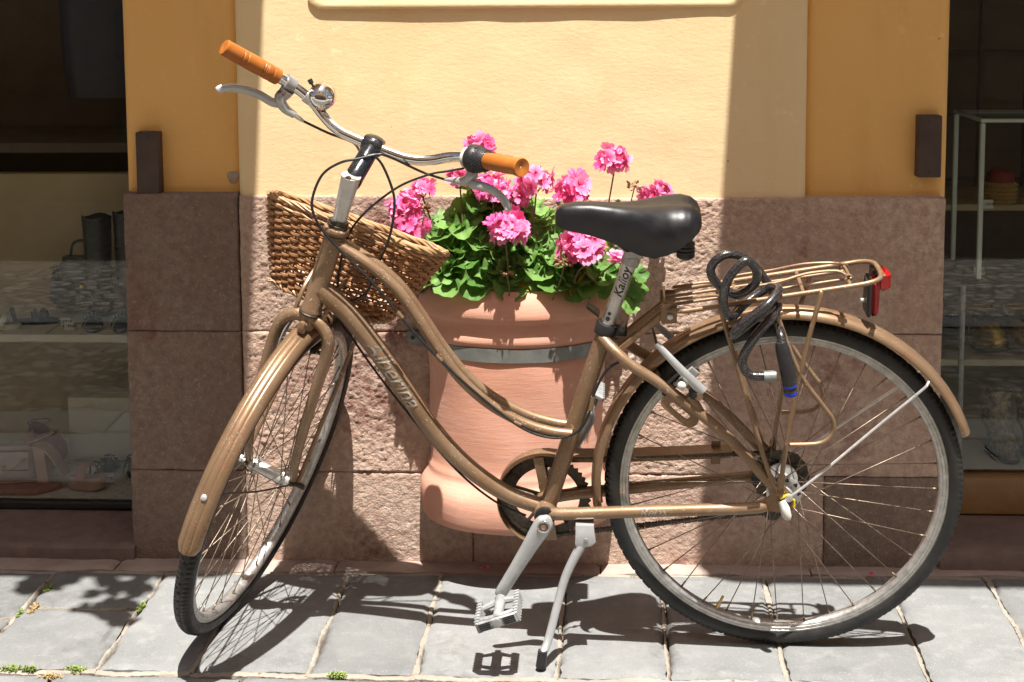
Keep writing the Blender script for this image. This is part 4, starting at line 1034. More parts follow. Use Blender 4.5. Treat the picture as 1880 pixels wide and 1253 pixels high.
# ---- crankset, chain, guard
ck = bpart('crankset')
cdir = Vector((.492, 0, -.870)).normalized()
def crank(y, d, parent):
    c0 = Vector((BB.x, y, BB.z+.004)); c1 = c0+d*.172; path = [c0-d*.0175, c0-d*.010, c0, c0+d*.02, c0+d*.05, c0+d*.11, c1-d*.01, c1, c1+d*.009, c1+d*.013]
    rx = [.006, .0155, .0190, .0185, .0160, .0135, .0128, .0125, .010, .004]; ry_ = [.006, .010, .0125, .0115, .0095, .0085, .0080, .0080, .0070, .004]
    MB().tube(path, ry_, 16, ry=rx, ref=Vector((0, 1, 0))).build('crank_arm', M['silver_paint'], parent)
    s_ = 1 if y > 0 else -1
    MB().lathe([(.0125, 0), (.0125, .002), (.0095, .0024), (.0090, .0008), (.0085, .001)], c0+Vector((0, .0118*s_, 0)), (0, s_, 0), 20, caps=False).build('bolt_ring', M['chrome'], parent)
    MB().lathe([(.0092, .0), (.0092, .0012), (.0055, .0014), (.0052, -.002), (.0005, -.002)], c0+Vector((0, .0118*s_, 0)), (0, s_, 0), 16, caps=False).build('crank_bolt', M['steel_rust'], parent)
    return c1
pl = crank(.070, cdir, ck); pr_ = crank(-.078, -cdir, ck)
def pedal(c, s_, tilt):
    P = empty('pedal', parent=bike, mat=Matrix.Translation(c) @ Matrix.Rotation(R(tilt), 4, 'Y') @ Matrix.Scale(.88, 4))
    MB().tube([(0, .006*s_, 0), (0, .105*s_, 0)], [.007, .006], 10).build('axle', M['alu'], P)
    m = MB().tube([(0, .016*s_, 0), (0, .05*s_, 0), (0, .098*s_, 0)], [.013, .011, .012], 12); m.build('body', M['pedal'], P)
    m = MB()
    for x in (-.044, .044):
        m.bbox((x, .062*s_, 0), (.010, .088, .024), .002)
        for q in range(8): m.bbox((x, (.024+.011*q)*s_, .0128), (.0105, .0045, .004), .0008); m.bbox((x, (.024+.011*q)*s_, -.0128), (.0105, .0045, .004), .0008)
    m.bbox((0, .103*s_, 0), (.090, .010, .024), .003)
    for q in (-1, 1):
        m.tube([(0, .022*s_, 0), (.042*q, .034*s_, 0)], [.009, .006], 8); m.tube([(0, .090*s_, 0), (.042*q, .078*s_, 0)], [.010, .006], 8)
    m.build('cage', M['pedal'], P, ang=30)
    m = MB()
    for q in range(4): m.box((-.028, .1085*s_, -.0075+.005*q), (.026, .002, .0022)); m.box((.028, .1085*s_, -.0075+.005*q), (.026, .002, .0022))
    m.build('reflector_slot', M['black'], P, smooth=False)['kind'] = 'stuff'
    MB().lathe([(.0105, 0), (.0105, .003), (.008, .004)], (0, .108*s_, 0), (0, s_, 0), 16).build('dust_cap', M['alu_dull'], P)
pedal(pl+Vector((0, .012, 0)), 1, 20); pedal(pr_+Vector((0, -.012, 0)), -1, 62)
# chainring
m = MB(); n = 44; yc = -.044
outer = []
for i in range(n*2):
    a = 2*math.pi*i/(2*n); r2 = .0865+(.0030 if i % 2 else -.0025); outer.append((r2*math.cos(a), r2*math.sin(a)))
inner = [(.066*math.cos(2*math.pi*i/(2*n)), .066*math.sin(2*math.pi*i/(2*n))) for i in range(2*n)]
T = lambda p, y: Vector((BB.x+p[0], y, BB.z+p[1]))
m.loft([[T(p, yc-.0015) for p in outer], [T(p, yc+.0015) for p in outer], [T(p, yc+.0015) for p in inner], [T(p, yc-.0015) for p in inner]], loop=True)
m.build('chainring', M['steel_dark'], ck, ang=30)
m = MB()
for q in range(5):
    a = R(72*q+18); d = Vector((math.cos(a), 0, math.sin(a))); m.tube([BB+Vector((0, yc, 0))+d*.012, BB+Vector((0, yc, 0))+d*.068], [.010, .007], 8, ry=.003, ref=Vector((0, 1, 0)))
m.build('chainring_spider', M['steel_dark'], ck)
# chain: links following a loop
pth = []
r1, r2 = .0865, .046
for i in range(20): a = R(97+(262-97)*i/19 - 180); pth.append(Vector((BB.x+r1*math.cos(a), yc, BB.z+r1*math.sin(a))))
pth = [Vector((BB.x+r1*math.cos(R(a)), yc, BB.z+r1*math.sin(R(a)))) for a in range(-88, 96, 6)]
top = [Vector((lerp(BB.x-.008, .004, t), yc, lerp(BB.z+r1, HUB.z+r2, t))) for t in [i/40 for i in range(1, 40)]]
rear = [Vector((r2*math.cos(R(a)), yc, HUB.z+r2*math.sin(R(a)))) for a in range(92, 215, 10)]
dera = [Vector((-.012, yc, .300)), Vector((.012, yc, .278)), Vector((.016, yc, .258))]
bot = [Vector((lerp(.03, BB.x+.003, t), yc, lerp(.262, BB.z-r1, t))) for t in [i/40 for i in range(1, 41)]]
loopc = pth+top+rear+dera+bot
dense = []; 
for a, b in zip(loopc, loopc[1:]+loopc[:1]):
    d = (b-a).length; k_ = max(1, int(d/.002))
    for i in range(k_): dense.append(a.lerp(b, i/k_))
m = MB(); acc = 0; last = dense[0]; pts_ = [dense[0]]
for p in dense[1:]:
    acc += (p-last).length; last = p
    if acc >= .0127: pts_.append(p); acc = 0
for i in range(len(pts_)-1):
    a, b = pts_[i], pts_[i+1]; d = (b-a); c = (a+b)/2; wy = .0042 if i % 2 else .0030; u = d.normalized(); v = u.cross(Vector((0, 1, 0)))
    for s_ in (1, -1):
        y = Vector((0, wy*s_, 0)); ring = []
        prof = [(-.0072, 0), (-.005, .0042), (-.001, .0028), (.001, .0028), (.005, .0042), (.0072, 0), (.005, -.0042), (.001, -.0028), (-.001, -.0028), (-.005, -.0042)]
        m.loft([[c+y*1.0+u*px+v*pz for px, pz in prof], [c+y*1.35+u*px+v*pz for px, pz in prof]])
m.build('chain', M['steel_dark'], ck, smooth=False)
# chain guard on the far side
cg = bpart('chain_guard')
ol = [(.095, .398), (.20, .391), (.32, .384), (.41, .382)]
ol += [(BB.x+.1*math.cos(R(a)), BB.z-.004+.1*math.sin(R(a))) for a in range(100, -80, -8)]
m = MB(); rings = []
for (x, z) in ol: rings.append([Vector((x, -.066, z)), Vector((x, -.030, z)), Vector((x, -.030, z-.0015)), Vector((x, -.066, z-.0015))])
# orient inner edge towards BB
rings = []
for (x, z) in ol:
    n_ = Vector((0, 0, 1)) if x < .44 and z > .37 else (Vector((x, 0, z))-Vector((BB.x, 0, BB.z))).normalized()
    p = Vector((x, 0, z)); rings.append([p+Vector((0, -.066, 0)), p+Vector((0, -.032, 0)), p+Vector((0, -.032, 0))-n_*.002, p+Vector((0, -.066, 0))-n_*.002])
m.loft(rings); m.build('guard_edge', M['bronze'], cg, ang=30)
m = MB(); rings = []
for (x, z) in ol:
    n_ = Vector((0, 0, 1)) if x < .44 and z > .37 else (Vector((x, 0, z))-Vector((BB.x, 0, BB.z))).normalized()
    p = Vector((x, 0, z)); rings.append([p+Vector((0, -.0665, 0)), p+Vector((0, -.0645, 0)), p+Vector((0, -.0645, 0))-n_*.030, p+Vector((0, -.0665, 0))-n_*.030])
m.loft(rings); m.build('guard_face', M['bronze'], cg, ang=30)
m = MB().loft([[Vector((x, y, z)) for x, z in ((.440, .200), (.474, .200), (.470, .29), (.486, .378), (.466, .380), (.452, .29))] for y in (-.029, -.0265)]); m.build('guard_bracket', M['bronze'], cg, ang=30)
MB().bbox((.125, -.058, .382), (.018, .004, .05), .004).build('guard_bracket', M['bronze'], cg)
# derailleur
dr = bpart('derailleur')
m = MB()
for c in ((.006, .298), (.012, .262)): m.lathe([(.004, -.004), (.018, -.003), (.018, .003), (.004, .004)], (c[0], -.046, c[1]), (0, 1, 0), 14)
m.build('jockey_wheel', M['black'], dr, ang=30)
m = MB().bbox((.009, -.053, .280), (.016, .003, .06), .001); m.bbox((.010, -.062, .318), (.02, .012, .04), .003); m.build('cage', M['steel_dark'], dr)
# ---- kickstand
ks = bpart('kickstand')
foot_w = Vector((-.1316, 2.6566, .004)); fl_ = BM.inverted() @ foot_w
m = MB().loft([[Vector(p) for p in q] for q in (
    [(.400, .030, .283), (.365, .030, .283), (.365, .062, .283), (.400, .062, .283)], [(.400, .036, .272), (.366, .036, .272), (.364, .068, .270), (.400, .068, .270)],
    [(.401, .038, .254), (.363, .038, .256), (.361, .072, .254), (.401, .072, .250)], [(.398, .044, .242), (.369, .044, .246), (.369, .070, .244), (.398, .070, .238)])])
m.build('mount', M['silver_paint'], ks, ang=25)
MB().lathe([(.0045, 0), (.0045, .002), (.003, .0025)], (.380, .0718, .258), (0, 1, 0), 10).build('mount_bolt', M['alu_dull'], ks)
p0 = Vector((.390, .064, .240)); kd = [p0, Vector((.404, .070, .215)), Vector((.420, .078, .180)), Vector((.432, .088, .140)), fl_.lerp(Vector((.432, .088, .140)), .4), fl_+Vector((-.003, -.001, .028))]
path = cr(kd, 7); n = len(path); MB().tube(path, [lerp(.0092, .0078, i/(n-1)) for i in range(n)], 12).build('leg', M['silver_paint'], ks)
MB().tube([fl_+Vector((-.004, -.002, .036)), fl_+Vector((-.002, 0, .018)), fl_+Vector((0, .001, .003))], [.0092, .0098, .0105], 12).build('rubber_foot', M['black'], ks)
# ---- rim brakes
def vbrake(C, fx, up, ax, name, base, tip, back):
    B = bpart(name)
    for s_ in (1, -1):
        P = lambda p: C+fx*p[0]+up*p[1]+ax*(p[2]*s_)
        pts = [base, tuple(lerp(base[i], tip[i], .35) for i in range(3)), tuple(lerp(base[i], tip[i], .7) for i in range(3)), tip]
        MB().tube(cr([P(p) for p in pts], 5), [lerp(.0085, .0050, i/15) for i in range(16)], 10, ry=[lerp(.0055, .0035, i/15) for i in range(16)]).build('brake_arm', M['silver_paint'], B)
        m = MB().lathe([(.0085, -.006), (.0085, .012), (.0045, .013), (.0045, .018)], P(base), ax*s_, 14); m.build('arm_pivot', M['black'], B)
        return_ = P
    return B
rb = bpart('rear_brake')
for s_ in (1, -1):
    pts = [(.160, .062*s_, .566), (.186, .064*s_, .594), (.214, .060*s_, .623), (.247, .050*s_, .657)]
    MB().tube(cr(pts, 5), [lerp(.0062, .0040, i/15) for i in range(16)], 10, ry=[lerp(.0105, .0060, i/15) for i in range(16)], ref=Vector((0, 1, 0))).build('brake_arm', M['silver_paint'], rb)
    MB().lathe([(.0105, -.008), (.0105, .006), (.005, .007), (.005, .011)], (.176, .058*s_, .561), (0, s_, 0), 14).build('arm_pivot', M['black'], rb)
    m = MB().bbox((.215, .024*s_, .560), (.052, .011, .013), .003, rot=Matrix.Rotation(R(48), 3, 'Y')); m.build('brake_pad', M['black'], rb)
    m = MB().tube([(.210, .028*s_, .566), (.202, .060*s_, .580)], .0045, 10); m.lathe([(.008, -.003), (.008, .003), (.004, .006)], (.200, .068*s_, .580), (0, s_, 0), 12); m.build('pad_bolt', M['white_pl' if s_ > 0 else 'alu'], rb)
    MB().bbox((.190, .052*s_, .588), (.05, .006, .022), .002, rot=Matrix.Rotation(R(48), 3, 'Y')).build('arm_bracket', M['alu_dull'], rb)
MB().tube(cr([(.247, .050, .657), (.252, .02, .668), (.255, -.02, .668), (.248, -.05, .657)], 6), .0022, 8).build('noodle', M['black'], rb)
fb = bpart('front_brake')
for s_ in (1, -1):
    MB().tube(cr([S(.016, .054*s_, -.125), S(.034, .054*s_, -.095), S(.042, .050*s_, -.060), S(.040, .038*s_, -.025)], 5), [lerp(.0062, .004, i/15) for i in range(16)], 10, ry=[lerp(.0100, .0070, i/15) for i in range(16)], ref=SL).build('brake_arm', M['silver_paint'], fb)
    dd_ = (S(.0669, 0, -.3845)-S(.045, 0, -.070)).normalized()
    MB().bbox(S(.036, .024*s_, -.073), (.054, .011, .013), .003, rot=Matrix((SF, SL, SS)).transposed()).build('brake_pad', M['black'], fb)
    MB().tube([S(.034, .028*s_, -.080), S(.034, .054*s_, -.085)], .004, 8).build('pad_bolt', M['steel_dark'], fb)
MB().tube(cr([S(.040, .038, -.025), S(.050, .015, -.010), S(.050, -.015, -.010), S(.040, -.038, -.025)], 5), .002, 8).build('noodle', M['black'], fb)
# ------------------------------------------------------------------ wicker basket (part of the bicycle)
bk = bpart('basket')
def bshape(t, h):
    """t 0..1 round the perimeter, h 0 bottom ..1 top -> (f,l) ; D shape, flat side to the head tube"""
    hw = lerp(.128, .187, h**.9); f0 = lerp(.090, .072, h); dp = lerp(.125, .170, h)
    a = 2*math.pi*t
    c, s_ = math.cos(a), math.sin(a)
    l = hw*math.copysign(abs(c)**.52, c)
    f = f0+.5*dp*(1+math.copysign(abs(s_)**(.62), s_))
    return f, l+.008
BZ0 = .010
def btop(f): return lerp(.186, .140, max(0, min(1, (f-.075)/.17)))
# arc-length parametrisation at mid height
NT_ = 720; tab = [0.0]; prev = None
for i in range(NT_+1):
    p = Vector(bshape(i/NT_, .6))
    if prev is not None: tab.append(tab[-1]+(p-prev).length)
    prev = p
def tpar(s_):
    s_ = (s_ % 1.0)*tab[-1]
    i = int(np.searchsorted(tab, s_)); i = max(1, min(NT_, i)); d = tab[i]-tab[i-1]
    return (i-1+((s_-tab[i-1])/d if d > 0 else 0))/NT_
NST = 42
def bpoint(s_, h, off=0.0):
    t = tpar(s_); f, l = bshape(t, h); f2, l2 = bshape(tpar(s_+.004), h); f1, l1 = bshape(tpar(s_-.004), h)
    tx = Vector((f2-f1, l2-l1)).normalized(); nrm = Vector((tx.y, -tx.x))
    if nrm.dot(Vector((f-.15, l+.01))) < 0: nrm = -nrm
    z = lerp(BZ0, btop(bshape(t, 1)[0]), h)
    return S(f+nrm.x*off, l+nrm.y*off, z-.012-.055*l)
TP = [tpar(i/2000) for i in range(2001)]
for q in range(NST):
    MB().tube([bpoint(q/NST, h_/8) for h_ in range(9)], .0021, 6).build('stake', M['wicker'], bk)
rows = 23; rb_ = random.Random(3)
for rI in range(rows):
    h = (rI+.8)/(rows+1.4); m = MB(); path = []; rad = []
    ph = rI % 2; n = NST*6; ro = rb_.uniform(-.0006, .0006)
    for i in range(n):
        s_ = i/n; x = s_*NST
        off = .0056*math.cos(math.pi*(x+ph)); path.append(bpoint(s_+.5/NST*0, h+.004*math.sin(i*.13+rI*2.1)+.0025*math.sin(i*.41+rI), off)); rad.append(.0033+.0009*abs(math.cos(math.pi*x))+ro+.0003*math.sin(i*.9+rI))
    m.tube(path, rad, 6, loop=True); m.build('weaver', M['wicker'], bk, label=None)
def braid(hh, nst, tw, rr, amp, name, mat, dz=0.0):
    for q in range(nst):
        m = MB(); path = []; n = 300
        for i in range(n):
            s_ = i/n; a = 2*math.pi*(tw*s_+q/nst)
            p = bpoint(s_, hh, amp*math.cos(a)); path.append(p+SS*(amp*.8*math.sin(a)+dz+.001*math.sin(i*.37+q)))
        m.tube(path, [rr*(.85+.3*abs(math.sin(i*.21+q))) for i in range(n)], 6, loop=True); m.build(name, mat, bk)
braid(1.0, 5, 7, .0027, .0050, 'rim_strand', M['wicker_pale'], .003)
braid(.955, 3, 8, .0024, .0044, 'rim_strand', M['wicker_pale'], -.004)
braid(.0, 4, 16, .0030, .0055, 'foot_strand', M['wicker_pale'], -.004)
for q in range(24):                                 # woven floor
    f = lerp(.095, .210, q/23); pts = []
    for i in range(25):
        l = lerp(-.112, .133, i/24); pts.append(S(f, l, BZ0-.012-.055*l+.002*(1 if (i+q) % 2 else -1)))
    MB().tube(pts, .0024, 5).build('floor_strand', M['wicker'], bk)
# basket carrier
for s_ in (1, -1):
    MB().tube(cr([S(.072, .030*s_, .066), S(.050, .032*s_, .072), S(.016, .031*s_, .050), S(.0, .030*s_, .020), S(-.002, .030*s_, -.014)], 6), .0045, 8).build('carrier_hook', M['bronze'], bike)
    MB().tube(cr([S(.0669, .062*s_, -.3845), S(.095, .060*s_, -.32), S(.165, .055*s_, -.15), S(.190, .052*s_, -.06), S(.185, .05*s_, .0), S(.14, .05*s_, .004)], 6), .0046, 8).build('carrier_strut', M['bronze'], bike)

# ------------------------------------------------------------------ cable lock hung on the rack
def B2W(p): return BM @ Vector(p)
lk = empty('cable_lock', B2W((.05, .1, .60))); lo = Matrix.Translation(-lk.location)
tag(lk, 'black braided cable lock with blue key cap coiled over the rear rack', 'bicycle lock')
LP = [(.037, .106, .619), (.058, .104, .617), (.080, .102, .620), (.092, .100, .645), (.072, .100, .690), (.040, .090, .727), (.026, .058, .738), (.050, .035, .715), (.092, .060, .690), (.110, .098, .695), (.098, .108, .715), (.070, .106, .740), (.046, .098, .758), (.026, .066, .772), (.045, .036, .762), (.085, .052, .738), (.112, .088, .726), (.127, .096, .748), (.126, .096, .785), (.112, .094, .815), (.088, .088, .834), (.069, .080, .813), (.072, .074, .783), (.104, .070, .763), (.140, .070, .785), (.150, .072, .815), (.128, .070, .838), (.095, .058, .832), (.060, .030, .795), (.030, .020, .745), (.026, .050, .705), (.022, .088, .690), (.018, .103, .662)]
LPW = [lo @ B2W(p) for p in LP]
MB().tube(cr(LPW, 8), .0086, 12).build('cable', M['lockcable'], lk)
hd = [lo @ B2W(p) for p in ((.024, .103, .684), (.021, .104, .672), (.014, .105, .645), (.008, .106, .620), (.006, .106, .603))]
MB().tube(hd, [.0100, .0128, .0140, .0142, .0140], 16).build('lock_body', M['black'], lk)
k0, k1 = lo @ B2W((.006, .106, .603)), lo @ B2W((.003, .106, .582)); kd_ = (k1-k0).normalized()
MB().lathe([(.0130, 0), (.0130, .006), (.0118, .007), (.0128, .013), (.010, .0135)], k0, kd_, 20).build('cylinder', M['steel_dark'], lk)
MB().lathe([(.0140, 0), (.0140, .003)], k0, kd_, 20).build('blue_ring', M['blue'], lk)
MB().lathe([(.0120, .0125), (.0125, .014), (.0125, .020), (.0105, .0225), (.004, .023)], k0, kd_, 20).build('key_cap', M['blue'], lk)
MB().tube([lo @ B2W((.030, .106, .619)), lo @ B2W((.052, .105, .617))], .0108, 14).build('ferrule', M['zinc'], lk)
# ------------------------------------------------------------------ wall planter
POTX = -.2085
pot = empty('wall_planter', mat=FM @ Matrix.Translation((POTX, -.003, .138)))
tag(pot, 'half-round terracotta planter strapped to the stone plinth', 'planter')
def half(prof, rx, ry, n=48, z0=-.138, back=True):
    rings = []
    for k_, z in prof:
        ring = [Vector((rx*k_*math.cos(a), -ry*k_*abs(math.sin(a))**.92, z+z0)) for a in [math.pi*i/n for i in range(n+1)]]
        rings.append(ring)
    return rings
prof = [(.0, .640), (.88, .640), (.895, .655), (.915, .665), (.945, .667), (.985, .660), (1.020, .648), (1.045, .634), (1.060, .620), (1.063, .611), (1.052, .604), (1.020, .600), (.992, .598), (.984, .592), (.984, .583), (.990, .574), (1.004, .566), (1.010, .558), (1.004, .550), (.982, .546), (.966, .543), (.962, .535), (.960, .520), (.960, .500), (.954, .450), (.947, .400), (.941, .350), (.937, .300), (.936, .268), (.944, .259), (.955, .254), (.958, .248), (.956, .242), (.966, .236), (1.000, .226), (1.035, .215), (1.056, .202), (1.064, .188), (1.065, .170), (1.060, .155), (1.050, .144), (1.035, .138), (.6, .138), (0, .138)]
m = MB(); rg = half(prof, .206, .172); m.loft(rg, closed=False)
# handmade waviness
vv = np.array(m.v); wob = .0016*np.sin(vv[:, 2]*41+vv[:, 0]*9)+.0012*np.sin(vv[:, 0]*37+vv[:, 2]*17); sc_ = np.hypot(vv[:, 0], vv[:, 1])+1e-6
vv[:, 0] *= 1+wob/np.maximum(sc_, .05); vv[:, 1] *= 1+wob/np.maximum(sc_, .05); m.v = [tuple(p) for p in vv]
m.build('pot_body', M['terra'], pot, ang=60)
m = MB(); n = 48; rings = []
for i in range(n+1):
    a = math.pi*i/n; c, s_ = math.cos(a), abs(math.sin(a))**.92; ring = []
    for k_, z in ((.972, .514), (.984, .514), (.984, .543), (.972, .543)): ring.append(Vector((.206*k_*c, -.172*k_*s_-.0006, z-.138)))
    rings.append(ring)
m.loft(rings)
for s_ in (1, -1): m.bbox((s_*.222, -.003, .528-.138), (.044, .005, .030), .001)
m.build('metal_strap', M['zinc'], pot, ang=50)
m = MB()
for s_ in (1, -1): m.lathe([(.005, 0), (.005, .003), (.002, .004)], (s_*.232, -.0055, .528-.138), (0, -1, 0), 8)
m.build('strap_screw', M['steel_dark'], pot)
MB().loft([[Vector((.19*math.cos(a), -.158*abs(math.sin(a))-.002, z)) for a in [math.pi*i/24 for i in range(25)]] for z in (.495, .508)], closed=True).build('soil', M['soil'], pot)

# ------------------------------------------------------------------ geranium
ger = empty('geranium', (POTX-.02, 3.07, .646)); tag(ger, 'pink flowering geranium with round green leaves in the terracotta planter', 'geranium')
GO = Vector(ger.location); rg_ = random.Random(21)
def leaf_mesh(seed, Rr=.034):
    r0 = random.Random(seed); m = MB(); nS = 28; rings = [[Vector((0, 0, 0))]*nS]; ph = r0.uniform(0, 6)
    cup = r0.uniform(-.006, .010); wv = r0.uniform(.003, .0065)
    vs_ = [(0, 0, .0)]; fs = []
    for ri, fr_ in enumerate((.38, .74, 1.0)):
        for j in range(nS):
            a = 2*math.pi*j/nS; rr_ = Rr*fr_
            notch = 1-.60*math.exp(-((abs(a-math.pi))/.20)**2)
            lob = 1+(.030*fr_)*math.cos(7*a+.4)+(.022*math.sin(14*a+ph) if ri == 2 else 0)
            rr_ *= notch*lob
            z = cup*fr_*fr_*1.6+wv*fr_*fr_*math.sin(3*a+ph)+.0028*fr_*math.cos(7*a+.4)+(.004*math.sin(5*a+ph*2) if ri == 2 else 0)
            vs_.append((rr_*math.cos(a), rr_*math.sin(a), z))
    for j in range(nS): fs.append((0, 1+j, 1+(j+1) % nS))
    for ri in range(2):
        for j in range(nS): fs.append((1+ri*nS+j, 1+(ri+1)*nS+j, 1+(ri+1)*nS+(j+1) % nS, 1+ri*nS+(j+1) % nS))
    me = bpy.data.meshes.new('leaf'); me.from_pydata(vs_, [], fs); me.update(); me.polygons.foreach_set('use_smooth', [True]*len(me.polygons)); return me
LM = [leaf_mesh(s_) for s_ in range(9)]
for me in LM: me.materials.append(M['leaf'])
LMo = leaf_mesh(77); LMo.materials.append(M['leaf_old'])
pet = MB()
def put_leaf(pos, nrm, sc, me=None, spin=None):
    pos = Vector(pos); pos.z = max(pos.z, .678+.006*math.sin(pos.x*90)) if pos.x < .0 else pos.z; pos.y = max(pos.y, 3.000+.10*abs(pos.x+.2)+.42*(pos.z-.67)) if pos.x < .03 else pos.y; Am = align(pos-GO, nrm) @ Matrix.Rotation(rg_.uniform(0, 6.28) if spin is None else spin, 4, 'Z') @ Matrix.Scale(sc, 4)
    place('leaf', me or rg_.choice(LM), ger, Am)
    base = Vector((lerp(POTX, pos.x, .55), lerp(3.08, pos.y, .5), .642))
    if pos.z > .66: pet.tube(cr([base-GO, base.lerp(pos, .5)+Vector((0, -.005, .015))-GO, pos-GO], 4), .0014, 5)
# hand placed big leaves seen at the front
for (x, y, z, nx, ny, nz, sc) in ((-.318, 2.985, .800, -.15, -.75, .6, 1.30), (-.142, 2.97, .775, .05, -.8, .55, 1.30), (-.205, 3.03, .845, .1, -.5, .8, 1.15), (-.262, 3.03, .836, -.1, -.55, .8, 1.2), (-.300, 3.06, .872, -.1, -.3, .9, 1.1), (-.225, 3.05, .868, .3, -.3, .8, 1.0), (-.355, 3.01, .782, -.4, -.6, .6, 1.1), (-.095, 2.99, .742, .1, -.8, .5, 1.0), (-.235, 2.95, .725, -.1, -.8, .55, 1.1), (-.150, 2.955, .715, .1, -.85, .5, 1.05), (-.31, 2.96, .735, -.2, -.8, .5, 1.1), (-.335, 2.975, .685, -.3, -.85, .3, 1.1), (-.285, 2.955, .678, 0, -.9, .3, 1.0), (-.21, 2.95, .672, .1, -.9, .2, .95), (-.12, 2.95, .690, .1, -.85, .45, 1.1), (-.06, 2.97, .680, .2, -.8, .5, 1.1), (-.02, 2.99, .700, .3, -.8, .5, 1.0), (.015, 3.01, .690, .4, -.7, .5, 1.1), (.05, 3.04, .70, .6, -.6, .5, 1.15), (.06, 3.05, .665, .6, -.7, .3, 1.1), (.04, 3.03, .64, .5, -.8, .2, 1.0), (-.075, 2.96, .650, .1, -.95, .1, .9), (.025, 3.09, .83, .2, -.3, .9, .8)):
    put_leaf((x, y, z), (nx, ny*.8, nz+.15), sc*(1.15 if x < .0 else .8))
for _ in range(250):
    a = rg_.uniform(0, math.pi); rr_ = math.sqrt(rg_.random()); ex = math.cos(a)*rr_; ey = math.sin(a)*rr_
    x = POTX-.015+.225*ex+(.055 if ex > .5 else 0)*rg_.random(); y = 3.135-.170*ey
    top = .70+.155*(1-rr_**2*.95)*(1-.25*max(0, ex)) + .035*math.exp(-((x+.26)/.09)**2)
    z = lerp(.652, top, rg_.random()**.55)
    out = Vector((ex*.9, -ey*.9-.15, .35+.7*(z-.65)/.2))+Vector((rg_.gauss(0, .33), rg_.gauss(0, .33), rg_.gauss(0, .3)))
    put_leaf((x, y, z), out, rg_.uniform(.55, 1.1), LMo if rg_.random() < .02 else None)
for x, z in ((-.18, .655), (-.245, .655), (-.09, .66)): put_leaf((x, 2.98, z), (0, -.7, .5), .55, LMo)
pet.build('petiole', M['stem'], ger)
def floret_mesh(seed):
    r0 = random.Random(seed); vs_ = []; fs = []
    for p in range(5):
        a0 = 2*math.pi*p/5+r0.uniform(-.15, .15); Lp = .0150*r0.uniform(.88, 1.12); wd = .0088*r0.uniform(.9, 1.1); lift = r0.uniform(.15, .6); o = len(vs_); rows_ = []
        for i, t in enumerate((.06, .4, .75, 1.0)):
            hw = wd*(.2, .75, 1.0, .55)[i]*.72; x = Lp*t; z = lift*Lp*t*(1-.45*t)+.0014*(i == 3)*r0.choice((-1, 1))
            for j in (-1, 0, 1):
                y = hw*j; zz = z+.0012*(abs(j))*t+(.001*r0.uniform(-1, 1) if i else 0); xx = x-(.0018 if (i == 3 and j == 0) else 0)
                vs_.append((xx*math.cos(a0)-y*math.sin(a0), xx*math.sin(a0)+y*math.cos(a0), zz))
        for i in range(3):
            for j in range(2): q = o+i*3+j; fs.append((q, q+1, q+4, q+3))
    me = bpy.data.meshes.new('floret'); me.from_pydata(vs_, [], fs); me.update(); me.polygons.foreach_set('use_smooth', [True]*len(me.polygons)); me.materials.append(M['petal']); return me
FMs = [floret_mesh(s_) for s_ in range(6)]
HEADS = [(-.441, 3.05, .834, .034, 24), (-.403, 3.07, .872, .024, 14), (-.426, 3.04, .790, .033, 22), (-.281, 3.08, .966, .030, 20), (-.321, 3.06, .898, .025, 13), (-.248, 3.03, .878, .041, 28), (-.217, 2.965, .803, .042, 30), (-.156, 3.03, .896, .036, 24), (-.192, 3.04, .862, .020, 9), (-.081, 3.08, .870, .034, 24), (.009, 3.08, .936, .035, 24), (.104, 3.09, .862, .030, 18), (-.050, 2.965, .765, .050, 36), (.012, 2.99, .742, .014, 6)]
for (x, y, z, r_, n) in HEADS:
    r_ *= .93
    fh = empty('flower_head', Vector((x, y, z))-GO, ger)
    n = max(5, int(n*.74))
    for i in range(n):
        t = (i+.5)/n; ct = 1-1.30*t; st_ = math.sqrt(max(0, 1-ct*ct)); ph = i*2.39996+rg_.uniform(-.2, .2)
        d = Vector((st_*math.cos(ph), st_*math.sin(ph)-.25, ct)).normalized()
        pos = d*(r_*rg_.uniform(.50, 1.08)); pos.z *= .85; sc = rg_.uniform(1.1, 1.6)*min(1.15, .6+r_*14)
        place('floret', rg_.choice(FMs), fh, align(pos, d+Vector((rg_.gauss(0, .4), rg_.gauss(0, .4), rg_.gauss(0, .3)))) @ Matrix.Rotation(rg_.uniform(0, 6), 4, 'Z') @ Matrix.Scale(sc, 4))
    m = MB(); base = Vector((lerp(POTX, x, .75), lerp(3.08, y, .6), .645))-Vector((x, y, z))
    m.tube(cr([base, base*.5+Vector((rg_.uniform(-.008, .008), 0, .005)), Vector((0, 0, -r_*.75))], 5), .0019, 6)
    for i in range(8):
        a = i*.785; m.tube([Vector((0, 0, -r_*.75)), Vector((math.cos(a)*r_*.55, math.sin(a)*r_*.55, -r_*.05))], .0008, 4)
    m.build('flower_stem', M['stem'], fh)
def bud_cluster(x, y, z, n, mat, sc=1.0):
    fh = empty('seed_head', Vector((x, y, z))-GO, ger); m = MB()
    for i in range(n):
        a = i*2.4; up = rg_.uniform(-.5, 1); d = Vector((math.cos(a), math.sin(a), up)).normalized(); L_ = .016*sc*rg_.uniform(.7, 1.3)
        m.tube([Vector((0, 0, 0)), d*L_*.5, d*L_*.75, d*L_], [.0008, .001, .0030*sc, .0008], 6)
    m.build('bud', mat, fh)
    m = MB(); base = Vector((lerp(POTX, x, .75), lerp(3.08, y, .6), .645))-Vector((x, y, z)); m.tube(cr([base, base*.45+Vector((.004, 0, 0)), Vector((0, 0, 0))], 5), .0015, 6); m.build('flower_stem', M['stem'], fh)
